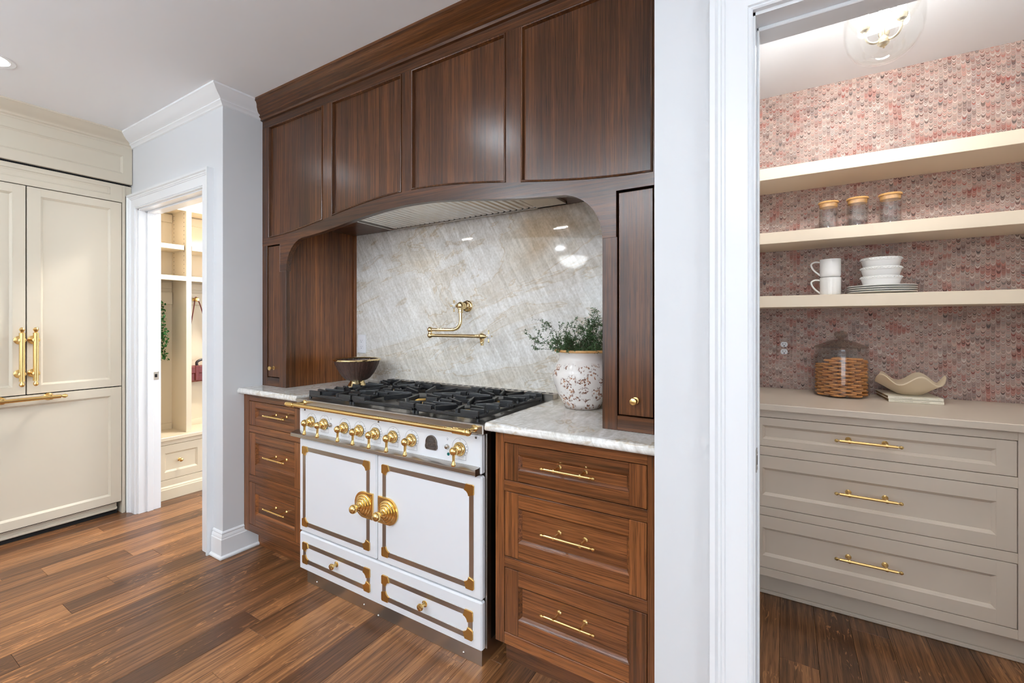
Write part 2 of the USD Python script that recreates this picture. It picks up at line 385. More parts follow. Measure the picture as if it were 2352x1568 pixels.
# combed marbled wallpaper: columns of stacked scallops in rose, cream, grey and umber
cream, pale, rose, red, grey, umber, dark = lin(204, 178, 164), lin(222, 204, 194), lin(184, 136, 124), lin(182, 104, 90), lin(150, 134, 128), lin(104, 80, 72), lin(60, 46, 44)
M('wallpaper', {'g': ('geometry', {}), 's': ('separate_xyz', {}), 'wn': ('noise_texture', {'scale': 6.0, 'detail': 1.0}),
    'wm': ('math', {'math_type': 'multiply', 'value2': 1.2}), 'sx': ('math', {'math_type': 'multiply_add', 'value2': 1 / 0.0167}),
    'col': ('math', {'math_type': 'floor'}), 'fr': ('math', {'math_type': 'fraction'}), 't': ('math', {'math_type': 'subtract', 'value2': 0.5}),
    't2': ('math', {'math_type': 'multiply'}), 't3': ('math', {'math_type': 'multiply'}), 'ta': ('math', {'math_type': 'multiply', 'value2': 0.030}), 'tb': ('math', {'math_type': 'multiply_add', 'value2': 0.10}),
    'sz': ('math', {'math_type': 'subtract'}), 'cr': ('white_noise_texture', {'dimensions': '1D'}), 'cj': ('math', {'math_type': 'multiply', 'value2': 0.016}), 'sj': ('math', {'math_type': 'add'}),
    'su': ('math', {'math_type': 'multiply', 'value2': 40.0}), 'cu': ('math', {'math_type': 'multiply', 'value2': 0.42}), 'cv': ('combine_xyz', {}),
    'n': ('noise_texture', {'scale': 1.0, 'detail': 1.5, 'roughness': 0.5}), 'cw': ('combine_xyz', {'z': 11.0}), 'n2': ('noise_texture', {'scale': 0.45, 'detail': 1.0}),
    'r': ('rgb_ramp', {'ramp': [(0.20, dark), (0.27, grey), (0.30, dark), (0.33, cream), (0.36, umber), (0.385, rose), (0.40, pale), (0.425, umber), (0.44, cream), (0.47, rose), (0.485, dark), (0.50, cream),
                                (0.525, grey), (0.54, pale), (0.56, umber), (0.58, cream), (0.61, rose), (0.625, dark), (0.64, pale), (0.67, grey), (0.69, red), (0.74, umber), (0.78, rose)]}),
    'r2': ('rgb_ramp', {'ramp': [(0.32, lin(236, 176, 168)), (0.44, (1, 1, 1)), (0.56, (1, 1, 1)), (0.70, lin(206, 200, 204))]}),
    'x': ('mix_color', {'blend_type': 'multiply', 'fac': 0.8}), 'ab': ('math', {'math_type': 'absolute'}), 'eg': ('map_range', {'from_min': 0.43, 'from_max': 0.49, 'to_min': 0.0, 'to_max': 0.55, 'clamp': True}),
    'y': ('mix_color', {'blend_type': 'mix', 'b': lin(214, 188, 176)}), 'p': ('principled_bsdf', {'roughness': 0.55})},
  [('g.position', 's.vector'), ('g.position', 'wn.vector'), ('wn.fac', 'wm.value1'), ('s.x', 'sx.value1'), ('wm.value', 'sx.value3'), ('sx.value', 'col.value1'), ('sx.value', 'fr.value1'), ('fr.value', 't.value1'),
   ('t.value', 't2.value1'), ('t.value', 't2.value2'), ('t2.value', 't3.value1'), ('t2.value', 't3.value2'), ('t2.value', 'ta.value1'), ('t3.value', 'tb.value1'), ('ta.value', 'tb.value3'),
   ('s.z', 'sz.value1'), ('tb.value', 'sz.value2'), ('col.value', 'cr.w'), ('cr.value', 'cj.value1'),
   ('sz.value', 'sj.value1'), ('cj.value', 'sj.value2'), ('sj.value', 'su.value1'), ('col.value', 'cu.value1'), ('su.value', 'cv.x'), ('cu.value', 'cv.y'), ('cv.vector', 'n.vector'), ('n.fac', 'r.fac'),
   ('su.value', 'cw.x'), ('cu.value', 'cw.y'), ('cw.vector', 'n2.vector'), ('n2.fac', 'r2.fac'), ('r.color', 'x.a'), ('r2.color', 'x.b'), ('t.value', 'ab.value1'), ('ab.value', 'eg.value'),
   ('eg.result', 'y.fac'), ('x.result', 'y.a'), ('y.result', 'p.base_color')])

# white glazed crock with brown transfer flowers and leaves, a worn unglazed foot
M('crock_glaze', {'g': ('geometry', {}), 's': ('separate_xyz', {}), 'dw': ('noise_texture', {'scale': 60.0, 'detail': 2.0}), 'dm': ('vector_math', {'math_type': 'scale', 'scale': 0.018}), 'da': ('vector_math', {'math_type': 'add'}),
    'v': ('voronoi_texture', {'scale': 95.0, 'feature': 'f1', 'randomness': 1.0}), 'v2': ('voronoi_texture', {'scale': 24.0, 'feature': 'f1', 'randomness': 1.0}), 'd': ('noise_texture', {'scale': 120.0, 'detail': 2.0, 'distortion': 1.0}),
    'vr': ('rgb_ramp', {'ramp': [(0.40, (1, 1, 1)), (0.50, (0, 0, 0))]}), 'br': ('rgb_ramp', {'ramp': [(0.44, (1, 1, 1)), (0.58, (0, 0, 0))]}),
    'tr': ('rgb_ramp', {'ramp': [(0.10, lin(206, 166, 140)), (0.30, lin(196, 152, 126)), (0.42, lin(128, 88, 70)), (0.6, lin(150, 108, 88))]}),
    'dr': ('rgb_ramp', {'ramp': [(0.35, (0.62, 0.58, 0.55)), (0.60, (1, 1, 1))]}), 'tm': ('mix_color', {'blend_type': 'multiply', 'fac': 1.0}), 'mm': ('math', {'math_type': 'multiply'}),
    'hz': ('map_range', {'from_min': 1.095, 'from_max': 1.112, 'to_min': 1.0, 'to_max': 0.0, 'clamp': True}), 'm2': ('math', {'math_type': 'multiply'}),
    'fz': ('map_range', {'from_min': 0.914, 'from_max': 0.940, 'to_min': 0.85, 'to_max': 0.0, 'clamp': True}),
    'x': ('mix_color', {'blend_type': 'mix', 'a': lin(240, 234, 229)}), 'y': ('mix_color', {'blend_type': 'mix', 'b': lin(120, 98, 80)}), 'p': ('principled_bsdf', {'roughness': 0.18})},
  [('g.position', 's.vector'), ('g.position', 'dw.vector'), ('dw.color', 'dm.vector1'), ('g.position', 'da.vector1'), ('dm.vector', 'da.vector2'), ('da.vector', 'v.vector'), ('da.vector', 'v2.vector'), ('g.position', 'd.vector'),
   ('v.distance', 'vr.fac'), ('v2.distance', 'br.fac'), ('v2.distance', 'tr.fac'), ('d.fac', 'dr.fac'), ('tr.color', 'tm.a'), ('dr.color', 'tm.b'),
   ('vr.color', 'mm.value1'), ('br.color', 'mm.value2'), ('s.z', 'hz.value'), ('mm.value', 'm2.value1'), ('hz.result', 'm2.value2'), ('m2.value', 'x.fac'), ('tm.result', 'x.b'),
   ('s.z', 'fz.value'), ('fz.result', 'y.fac'), ('x.result', 'y.a'), ('y.result', 'p.base_color')])

# ------------------------------------------------------------------ setting: floor, walls, ceilings
ZC, ZP = 2.53, 2.57                      # kitchen / pantry ceiling
XL, XA, XB = -3.80, -2.605, -0.307       # cabinet face on the left, the hood alcove's side walls
YW, YS = 1.26, 1.95                      # front of the end walls, face of the splash

floor = thing('floor', 'floor of dark stained oak planks running away under the kitchen', 'floor', kind='structure')
part(floor, 'subfloor', MB().box(-4.6, 3.2, -4.8, 3.8, -0.06, -0.019), 'black_gap')
PW = 0.1265
field = []
dark_tone = {}
k0 = int(math.floor((-4.45 + 2.0415) / PW)); 
for k in range(k0, int(3.05 / PW) + 17):
    x0 = -2.0415 + k * PW
    if x0 > 3.1: break
    y = -4.7 + rng.uniform(0, 0.8)
    edges = [-4.75]
    while y < 3.75:
        edges.append(y); y += rng.uniform(0.55, 1.45)
    edges.append(3.75)
    if k == 0:
        edges = [-4.75, -3.6, -2.3, -1.2, -0.25, 1.081, 2.2, 3.75]
    for a, b in zip(edges[:-1], edges[1:]):
        tone = float(np.clip(rng.normal(0, 0.06), -0.11, 0.11))
        if k == 0 and b == 1.081: tone = -0.15
        if k == 1 and a < 1 < b: tone = 0.05
        seed = float(rng.uniform(0, 20))
        cx, cy = x0 + PW / 2, (max(a, -0.4) + b) / 2
        m = MB().box(x0 + 0.0004, x0 + PW - 0.0004, a + 0.0004, b - 0.0004, -0.02, 0.0, 0.0009)
        seen = b > -0.15 and x0 < 1.2
        if seen: part(floor, 'plank', m, 'floor_oak', smooth=False, prim={'seed': seed, 'tone': tone})
        else: field.append((m, seed, tone))
rest = MB()
for m, s, t in field: rest.add(m.mesh())
rp = part(floor, 'plank_field', rest, 'floor_oak', smooth=False, kind='stuff')
api = UsdGeom.PrimvarsAPI(rp.prim); nv = [len(m.mesh().vertices) for m, s, t in field]
api.CreatePrimvar('seed', V3.FloatArray, 'vertex').Set(Vt.FloatArray([s for (m, s, t), n in zip(field, nv) for _ in range(n)]))
api.CreatePrimvar('tone', V3.FloatArray, 'vertex').Set(Vt.FloatArray([t for (m, s, t), n in zip(field, nv) for _ in range(n)]))

struct('ceiling', MB().box(-4.6, 3.2, -4.7, 1.40, ZC, ZC + 0.1).box(-4.6, XB + 0.12, 1.40, 3.8, ZC, ZC + 0.1), 'ceiling_paint', label='smooth white painted kitchen ceiling')
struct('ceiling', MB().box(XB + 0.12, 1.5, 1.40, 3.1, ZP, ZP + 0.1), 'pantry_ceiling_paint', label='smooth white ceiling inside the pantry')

# wall with the doorway on the left: opening X -3.70..-2.80, 2.045 high
DW0, DW1, DH = -3.705, -2.795, 2.045
YB = 1.385
struct('wall_left', MB().box(-4.5, DW0, YW, YB, 0, ZC).box(DW1, XA, YW, YB, 0, ZC).box(DW0, DW1, YW, YB, DH, ZC).box(-2.725, XA, YB, YS + 0.06, 0, ZC), 'wall_paint',
       label='white wall with the open doorway beside the tall cabinets')
struct('wall_back', MB().box(XA, XB, YS + 0.022, YS + 0.1, 0, ZC), 'wall_paint', label='wall behind the range and its wooden hood')
# wall in front of the pantry: opening X -0.06..0.70
PW0, PW1, PH = -0.074, 0.705, 2.048
YP = 1.40
struct('wall_right', MB().box(XB, PW0, YW, YP, 0, ZC).box(PW1, 3.1, YW, YP, 0, ZC).box(PW0, PW1, YW, YP, PH, ZC).box(XB, XB + 0.12, YP, 3.05, 0, ZP), 'wall_paint',
       label='white wall between the hood and the pantry doorway')
struct('wall_fridge', MB().box(-4.6, -4.45, -4.7, 1.3, 0, ZC), 'wall_paint', label='wall behind the tall cabinets')
# wall behind the camera with two added windows, right wall with one more
def windowed(axis, p0, p1, span, holes, z0, z1):
    b = MB(); a = span[0]
    def bx(u0, u1, za, zb):
        if axis == 'y': b.box(u0, u1, p0, p1, za, zb)
        else: b.box(p0, p1, u0, u1, za, zb)
    for h0, h1 in holes:
        bx(a, h0, 0, ZC); bx(h0, h1, 0, z0); bx(h0, h1, z1, ZC); a = h1
    bx(a, span[1], 0, ZC)
    return b
HB = [(-3.5, -1.3), (-0.2, 2.0)]
struct('wall_front', windowed('y', -4.6, -4.5, (-4.6, 3.1), HB, 0.3, 2.4), 'wall_paint', label='wall behind the camera with two added windows')
struct('wall_window', windowed('x', 3.0, 3.1, (-4.6, YW), [(-2.8, -0.4)], 0.3, 2.4), 'wall_paint', label='right wall with an added window')
def window(cfn, u0, u1):  # unseen windows, added to let light into the room
    w = thing('window', None, None, kind='structure')
    f = MB(); t = 0.05
    for a, b_, c, d in ((u0, u1, 0.3, 0.3 + t), (u0, u1, 2.4 - t, 2.4), (u0, u0 + t, 0.3, 2.4), (u1 - t, u1, 0.3, 2.4), ((u0 + u1) / 2 - 0.02, (u0 + u1) / 2 + 0.02, 0.3, 2.4), (u0, u1, 1.63, 1.67)):
        cfn(f, a, b_, c, d, 0.03)
    part(w, 'window_frame', f, 'trim_paint')
    g = MB(); cfn(g, u0 + 0.01, u1 - 0.01, 0.31, 2.39, 0.002); part(w, 'pane', g, 'window_pane')
    tag(w.prim, 'added unseen window letting daylight into the kitchen', None)
for h in HB: window(lambda f, a, b_, c, d, t: f.box(a, b_, -4.55 - t, -4.55 + t, c, d), *h)
window(lambda f, a, b_, c, d, t: f.box(3.05 - t, 3.05 + t, a, b_, c, d), -2.8, -0.4)
# pantry walls
struct('wall_pantry', MB().box(XB + 0.12, 1.40, 2.965, 3.05, 0, ZP), 'wallpaper', label='pantry back wall in rose and grey combed marble wallpaper')
struct('wall_pantry', MB().box(1.25, 1.40, YP, 2.965, 0, ZP), 'wall_paint', label='white side wall of the pantry out of view')
# mudroom shell
struct('wall_mudroom', MB().box(-4.25, -4.13, YB, 3.7, 0, ZC).box(-4.25, -2.6, 3.6, 3.7, 0, ZC), 'wall_paint', label='mudroom walls behind the cubbies')

# crown moulding, white
CROWN = [(0, 0), (0, 0.088), (0.010, 0.088), (0.014, 0.080), (0.024, 0.070), (0.036, 0.050), (0.044, 0.032), (0.050, 0.024), (0.056, 0.024), (0.064, 0.012), (0.072, 0.008), (0.076, 0.0)]
struct('trim', MB().mold([(-3.80, YW, ZC), (XA, YW, ZC), (XA, 1.475, ZC)], CROWN, (0, 0, -1), side=1), 'trim_paint', label='white crown moulding turning the corner above the doorway')
struct('trim', MB().mold([(XB, YS, ZC), (XB, YW, ZC), (3.0, YW, ZC)], CROWN, (0, 0, -1), side=1), 'trim_paint', label='white crown moulding over the pantry wall')
# baseboards with cap and shoe
BASE = [(0, 0), (0.022, 0), (0.026, 0.006), (0.025, 0.013), (0.018, 0.019), (0.015, 0.02), (0.015, 0.105), (0.012, 0.110), (0.012, 0.118), (0.007, 0.130), (0.009, 0.136), (0.006, 0.142), (0, 0.145)]
# profile given as (out, up): sweep with N = up
BASEP = [(u, o) for o, u in BASE]
bl = struct('baseboard_left', MB().mold([(-2.70, YW, 0), (XA, YW, 0), (XA, 1.445, 0)], BASEP, (0, 0, 1), side=-1), 'trim_paint', label='white moulded baseboard on the wall corner')
struct('baseboard_right', MB().mold([(XB + 0.001, YW, 0), (-0.165, YW, 0)], BASEP, (0, 0, 1), side=-1), 'trim_paint', label='white moulded baseboard left of the pantry doorway')

# door casings: flat board, inner bead, stepped backband
def casing(name, x0, x1, h, y, label):
    d = thing(name, label, None, kind='structure')
    w = 0.095
    prof = [(0, 0), (0.013, 0), (0.016, 0.004), (0.013, 0.009), (0.018, 0.011), (0.018, 0.060), (0.022, 0.063), (0.022, 0.068), (0.026, 0.071), (0.026, 0.077), (0.034, 0.083), (0.034, w), (0, w)]
    part(d, 'casing', MB().mold([(x0 - 0.008, y, 0), (x0 - 0.008, y, h + 0.008), (x1 + 0.008, y, h + 0.008), (x1 + 0.008, y, 0)], prof, (0, -1, 0), side=1), 'trim_paint')
    return d
d1 = casing('door_1', DW0 + 0.012, DW1 - 0.012, DH - 0.014, YW, 'white cased doorway through to the mudroom')
jb = MB().box(DW0, DW0 + 0.014, YW, YB, 0, DH).box(DW1 - 0.014, DW1, YW, YB, 0, DH).box(DW0, DW1, YW, YB, DH - 0.014, DH)
part(d1, 'jamb', jb, 'trim_paint')
part(d1, 'door_stop', MB().box(DW0 + 0.014, DW0 + 0.026, YW + 0.045, YB - 0.045, 0, DH - 0.014, 0.002).box(DW1 - 0.026, DW1 - 0.014, YW + 0.045, YB - 0.045, 0, DH - 0.014, 0.002).box(DW0 + 0.014, DW1 - 0.014, YW + 0.045, YB - 0.045, DH - 0.026, DH - 0.014, 0.002), 'trim_paint')
def strike(d, x, y, z, sx):
    s = part(d, 'strike_plate', MB().box(x, x + sx * 0.0025, y - 0.016, y + 0.016, z - 0.028, z + 0.028, 0.001), 'nickel', label='nickel strike plate')
    part(s, 'latch_hole', MB().box(x + sx * 0.001, x + sx * 0.0032, y - 0.008, y + 0.006, z - 0.011, z + 0.011), 'black_gap')
    part(s, 'screw', MB().cyl((x + sx * 0.002, y, z + 0.020), (x + sx * 0.0034, y, z + 0.020), 0.004, 10), 'nickel')
    part(s, 'screw', MB().cyl((x + sx * 0.002, y, z - 0.020), (x + sx * 0.0034, y, z - 0.020), 0.004, 10), 'nickel')
strike(d1, DW0 + 0.014, 1.357, 0.915, 1)
d2 = casing('door_2', PW0 + 0.015, PW1 - 0.0, PH - 0.012, YW, 'white cased doorway into the pantry')
jb = MB().box(PW0 - 0.001, PW0 + 0.012, YW, YP, 0, PH).box(PW1 - 0.012, PW1, YW, YP, 0, PH).box(PW0, PW1, YW, YP, PH - 0.012, PH)
part(d2, 'jamb', jb, 'trim_paint')
part(d2, 'door_stop', MB().box(PW0 + 0.012, PW0 + 0.018, YW + 0.055, YP - 0.05, 0, PH - 0.012, 0.002).box(PW1 - 0.022, PW1 - 0.012, YW + 0.055, YP - 0.05, 0, PH - 0.012, 0.002).box(PW0 + 0.012, PW1 - 0.012, YW + 0.055, YP - 0.05, PH - 0.022, PH - 0.012, 0.002), 'trim_paint')
strike(d2, PW0 + 0.012, 1.287, 0.930, 1)

# ------------------------------------------------------------------ recessed lights, pendants
def can(x, y, label, lamp, z=ZC):
    t = thing('recessed_light', label, 'ceiling light', (x, y, z))
    part(t, 'trim_ring', MB().lathe([(0.060, 0.004), (0.066, -0.003), (0.084, -0.004), (0.088, 0.0), (0.088, 0.002), (0.060, 0.006)], (x, y, z), n=40), 'trim_paint')
    part(t, 'lens', MB().lathe([(0, -0.0005), (0.060, -0.0005), (0.060, 0.001), (0, 0.001)], (x, y, z), n=40), lamp, smooth=False)
can(-3.215, 0.525, 'round recessed ceiling light over the tall cabinets at the left edge', 'lamp_can_l')
can(-1.66, 0.42, 'round recessed ceiling light above the range aisle', 'lamp_can_m')
can(0.08, 0.55, 'round recessed ceiling light in front of the pantry doorway', 'lamp_can_r')
for x, w in ((-3.2, 'left'), (-1.6, 'middle'), (0.1, 'right')):  # unseen rows, added to brighten the room and the island top
    can(x, -2.9, f'added unseen recessed light behind the camera, {w} one of the far row', 'lamp_can_b')
    can(x * 0.75 - 0.35, -1.62, f'added unseen recessed light over the added island, {w} one of three', 'lamp_can_i')
def pendant(x, y, z, label):
    t = thing('pendant_lamp', label, 'pendant lamp', (x, y, z))
    part(t, 'shade', MB().lathe([(0, 0), (0.06, 0.006), (0.12, 0.03), (0.165, 0.07), (0.185, 0.115), (0.188, 0.13), (0.18, 0.132), (0.176, 0.115), (0.155, 0.074), (0.112, 0.036), (0, 0.012)], (x, y, z), n=40), 'lamp_pend', label='white glass bowl shade')
    part(t, 'bulb_cluster', MB().lathe([(0, 0.112), (0.15, 0.112), (0.15, 0.118), (0, 0.120)], (x, y, z), n=32), 'lamp_up')
    part(t, 'rod', MB().cyl((x, y, z + 0.13), (x, y, ZC), 0.006).lathe([(0, 0), (0.06, 0), (0.06, 0.02), (0, 0.02)], (x, y, ZC - 0.02)), 'brass_satin')
pendant(-2.36, -1.5, 2.00, 'white glass dome pendant on the left, seen as a reflection in the splash')
pendant(-0.75, -1.5, 2.00, 'added unseen white glass dome pendant on the right, behind the camera')  # second pendant, unseen, added for more room light
# unseen island, added so its white top bounces light to the ceiling
isl = thing('kitchen_island', 'added unseen cream island with a white light-bouncing top behind the camera', 'kitchen island', (-1.55, -1.6, 0))
part(isl, 'body', MB().box(-3.2, -0.1, -2.15, -1.05, 0.1, 0.895, 0.002), 'beige_paint')
part(isl, 'toe_kick', MB().box(-3.15, -0.15, -2.08, -1.12, 0, 0.1), 'beige_paint')
part(isl, 'top', MB().box(-3.28, -0.02, -2.25, -0.95, 0.895, 0.93, 0.003), 'plastic_white', label='white light-bouncing top')
# mudroom ceiling light
t = thing('flush_light', 'round warm ceiling light in the mudroom', 'ceiling light', (-3.35, 2.0, ZC))
part(t, 'lens', MB().lathe([(0, -0.03), (0.13, -0.02), (0.14, 0), (0, 0)], (-3.35, 2.0, ZC), n=32), 'lamp_mud')
part(t, 'rim', MB().lathe([(0.14, -0.012), (0.155, -0.012), (0.155, 0), (0.14, 0)], (-3.35, 2.0, ZC), n=32), 'nickel')

# ------------------------------------------------------------------ shared cabinet builders
def rl(u0, u1, v0, v1, w): return [(u0, v0, w), (u1, v0, w), (u1, v1, w), (u0, v1, w)]
def inner_edge(fr, u0, u1, v0, v1, wf, depth=0.012, m=0.011):
    """The small sloping moulding round a recessed panel, as a ring of slopes."""
    return MB(fr).loft([rl(u0 - 0.0005, u1 + 0.0005, v0 - 0.0005, v1 + 0.0005, wf - 0.0002), rl(u0 + 0.0015, u1 - 0.0015, v0 + 0.0015, v1 - 0.0015, wf - 0.003), rl(u0 + 0.004, u1 - 0.004, v0 + 0.004, v1 - 0.004, wf - 0.0045),
                        rl(u0 + m - 0.001, u1 - m + 0.001, v0 + m - 0.001, v1 - m + 0.001, wf - depth + 0.001), rl(u0 + m, u1 - m, v0 + m, v1 - m, wf - depth - 0.001)])
def painted_door(parent, name, fr, r, p, wf, mat, t=0.02, depth=0.012):
    """Frame with a recessed flat panel: r = outer rect, p = the panel's rect (u0, u1, v0, v1)."""
    u0, u1, v0, v1 = r; a, b, c, d = p
    f = MB(fr).box(u0, a, v0, v1, wf - t, wf, 0.0012).box(b, u1, v0, v1, wf - t, wf, 0.0012).box(a - 0.002, b + 0.002, v0, c, wf - t, wf, 0.0012).box(a - 0.002, b + 0.002, d, v1, wf - t, wf, 0.0012)
    f.m.append(inner_edge(fr, a, b, c, d, wf, depth).mesh())
    n = part(parent, name, f, mat)
    part(n, 'panel', MB(fr).box(a - 0.004, b + 0.004, c - 0.004, d + 0.004, wf - t, wf - depth), mat)
    return n
def oak_drawer(parent, fr, r, p, wf, t=0.02, depth=0.012):
    u0, u1, v0, v1 = r; a, b, c, d = p
    n = group_part(parent, 'drawer')
    part(n, 'stile', MB(fr).box(u0, a, v0, v1, wf - t, wf, 0.001), 'oak_upright'); part(n, 'stile', MB(fr).box(b, u1, v0, v1, wf - t, wf, 0.001), 'oak_upright')
    part(n, 'rail', MB(fr).box(a, b, v0, c, wf - t, wf, 0.001), 'oak_level'); part(n, 'rail', MB(fr).box(a, b, d, v1, wf - t, wf, 0.001), 'oak_level')
    part(n, 'panel', MB(fr).box(a - 0.004, b + 0.004, c - 0.004, d + 0.004, wf - t, wf - depth), 'oak_level')
    part(n, 'moulding', inner_edge(fr, a, b, c, d, wf, depth), 'oak_level')
    return n
def bar_pull(fr, axis, c, L, post, wf, stand=0.035, r=0.0045, knob=0.0065):
    """A bar handle with turned ball ends on two round posts. axis 0 = along u, 1 = along v; c = (u, v) of its middle."""
    b = MB(fr); A = np.array([1.0, 0, 0]) if axis == 0 else np.array([0, 1.0, 0])
    o = np.array([c[0], c[1], wf + stand])
    h = L / 2
    k = knob
    b.lathe([(0, -h), (k * 0.6, -h + k * 0.25), (k, -h + k), (k * 0.8, -h + k * 1.7), (r * 0.55, -h + k * 2.1), (r * 0.5, -h + k * 2.5), (r * 1.02, -h + k * 2.6), (r, -h + k * 2.9),
             (r, h - k * 2.9), (r * 1.02, h - k * 2.6), (r * 0.5, h - k * 2.5), (r * 0.55, h - k * 2.1), (k * 0.8, h - k * 1.7), (k, h - k), (k * 0.6, h - k * 0.25), (0, h)], o, A, 20)
    for s in (-1, 1):
        q = np.array([c[0], c[1], wf]) + A * s * post
        b.lathe([(0, -0.001), (r * 2.0, -0.001), (r * 2.0, r * 0.5), (r * 1.3, r * 1.2), (r * 0.9, r * 2.0), (r * 0.9, stand - r * 1.2), (r * 1.4, stand - r * 0.6), (r * 1.3, stand + r * 0.6), (0, stand + r)], q, (0, 0, 1), 18)
    return b
def knob_mb(fr, c, wf, R=0.014, stand=0.026):
    return MB(fr).lathe([(0, -0.001), (R * 0.85, -0.001), (R * 0.9, R * 0.15), (R * 0.55, R * 0.3), (R * 0.42, R * 0.6), (R * 0.42, stand - R * 0.75), (R * 0.85, stand - R * 0.4), (R, stand), (R * 0.85, stand + R * 0.35), (R * 0.4, stand + R * 0.52), (0, stand + R * 0.55)], (c[0], c[1], wf), (0, 0, 1), 24)

# ------------------------------------------------------------------ tall cabinets with the built-in refrigerator (left)
fr = LEFTF; WF = XL
su = thing('cabinet_surround', 'tall cream cabinet surround with narrow stile beside the doorway casing', 'cabinet', (XL, 0.76, 0))
part(su, 'stile', MB(fr).box(1.2075, 1.2245, 0, 2.2, -4.40, WF, 0.001).box(1.2245, 1.258, 2.13, 2.2, -4.40, WF - 0.004).box(1.2245, 1.258, 0, 2.13, -4.40, WF - 0.03), 'beige_paint')
part(su, 'stile', MB(fr).box(0.27, 0.318, 0, 2.2, -4.40, WF, 0.001), 'beige_paint')
painted_door(su, 'filler_rail', fr, (0.318, 1.2075, 2.085, 2.2), (0.36, 1.145, 2.125, 2.171), WF - 0.001, 'beige_paint', depth=0.007)
part(su, 'side_panel', MB(fr).box(-0.6, 0.27, 0, 2.2, -4.40, WF - 0.002, 0.001), 'beige_paint')
fg = thing('refrigerator', 'built-in refrigerator behind cream panelled doors with long gold pulls', 'refrigerator', (XL, 0.76, 0))
part(fg, 'body', MB(fr).box(0.325, 1.2, 0.075, 2.078, -4.38, WF - 0.021), 'black_gap')
da = painted_door(fg, 'door', fr, (0.765, 1.2035, 0.8565, 2.080), (0.823, 1.146, 0.906, 2.030), WF, 'beige_paint')
db = painted_door(fg, 'door', fr, (0.322, 0.7595, 0.8565, 2.080), (0.38, 0.706, 0.906, 2.030), WF, 'beige_paint')
dd = painted_door(fg, 'freezer_drawer', fr, (0.322, 1.2035, 0.084, 0.8505), (0.38, 1.147, 0.137, 0.795), WF, 'beige_paint')
part(da, 'handle', bar_pull(fr, 1, (0.791, 1.079), 0.345, 0.098, WF, stand=0.052, r=0.0125, knob=0.0125), 'brass_satin', label='long gold bar pull')
part(db, 'handle', bar_pull(fr, 1, (0.735, 1.079), 0.345, 0.098, WF, stand=0.052, r=0.0125, knob=0.0125), 'brass_satin', label='long gold bar pull')
part(dd, 'handle', bar_pull(fr, 0, (0.756, 0.833), 0.345, 0.098, WF, stand=0.052, r=0.0110, knob=0.0125), 'brass_satin', label='long gold bar pull')
part(fg, 'toe_kick', MB(fr).box(0.322, 1.19, 0.026, 0.080, -3.90, WF - 0.035, 0.002).box(0.322, 1.19, 0.030, 0.046, -3.90, WF - 0.026, 0.002), 'beige_paint')
part(fg, 'floor_gap', MB(fr).box(0.325, 1.195, 0.0, 0.026, -3.95, WF - 0.045), 'black_gap')  # black box standing in for the shade beneath the toe kick
uc = thing('upper_cabinet', 'cream cabinet with one long recessed panel above the refrigerator', 'cabinet', (XL, 0.76, 2.2))
part(uc, 'body', MB(fr).box(-0.6, 1.257, 2.212, 2.455, -4.40, WF - 0.006), 'beige_paint')
painted_door(uc, 'door', fr, (0.27, 1.257, 2.212, 2.455), (0.33, 1.207, 2.276, 2.395), WF + 0.015, 'beige_paint', depth=0.009)
part(uc, 'shadow_gap', MB(fr).box(0.27, 1.25, 2.2, 2.212, -4.3, WF - 0.008), 'black_gap')  # shadow below the cabinet, set in as a black strip
CRB = [(0, 0), (0, 0.108), (0.008, 0.108), (0.012, 0.098), (0.026, 0.080), (0.040, 0.052), (0.048, 0.036), (0.054, 0.030), (0.060, 0.028), (0.066, 0.018), (0.075, 0.014), (0.078, 0.0)]
part(uc, 'crown_moulding', MB().mold([(WF + 0.002, -0.6, ZC), (WF + 0.002, YW - 0.002, ZC)], CRB, (0, 0, -1), side=1), 'beige_paint')

# ------------------------------------------------------------------ oak hood over the range
fr = HOODF; HF = -1.475
xc = -1.455
def brow(d, half, z0, amp): return z0 + (amp * 0.5 * (1 + math.cos(math.pi * min(abs(d), half) / half)))
def top_curve(x): return brow(x - xc, 1.12, 1.765, 0.104)
def low_curve(x): return brow(x - xc, 0.86, 1.735, 0.072)
hood = thing('range_hood', 'shade-darkened oak mantel hood with four tall panels and an arched lower rail', 'range hood', (xc, 1.475, 1.56))
HT = 2.405
xs_st = [(-2.603, -2.540), (-2.050, -1.977), (-1.484, -1.425), (-0.927, -0.859), (-0.364, XB)]
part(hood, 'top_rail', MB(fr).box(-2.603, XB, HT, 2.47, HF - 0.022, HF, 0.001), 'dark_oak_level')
for a, b in xs_st:
    zz = max(min(top_curve(a), top_curve(b)) - 0.004, 1.74)
    pts = [(a, HT)] + [(x, top_curve(x) - 0.003) for x in np.linspace(a, b, 6)] + [(b, HT)]
    part(hood, 'stile', MB(fr).extr(Polygon(pts), HF - 0.022, HF - 0.0003), 'dark_oak_upright', smooth=20)
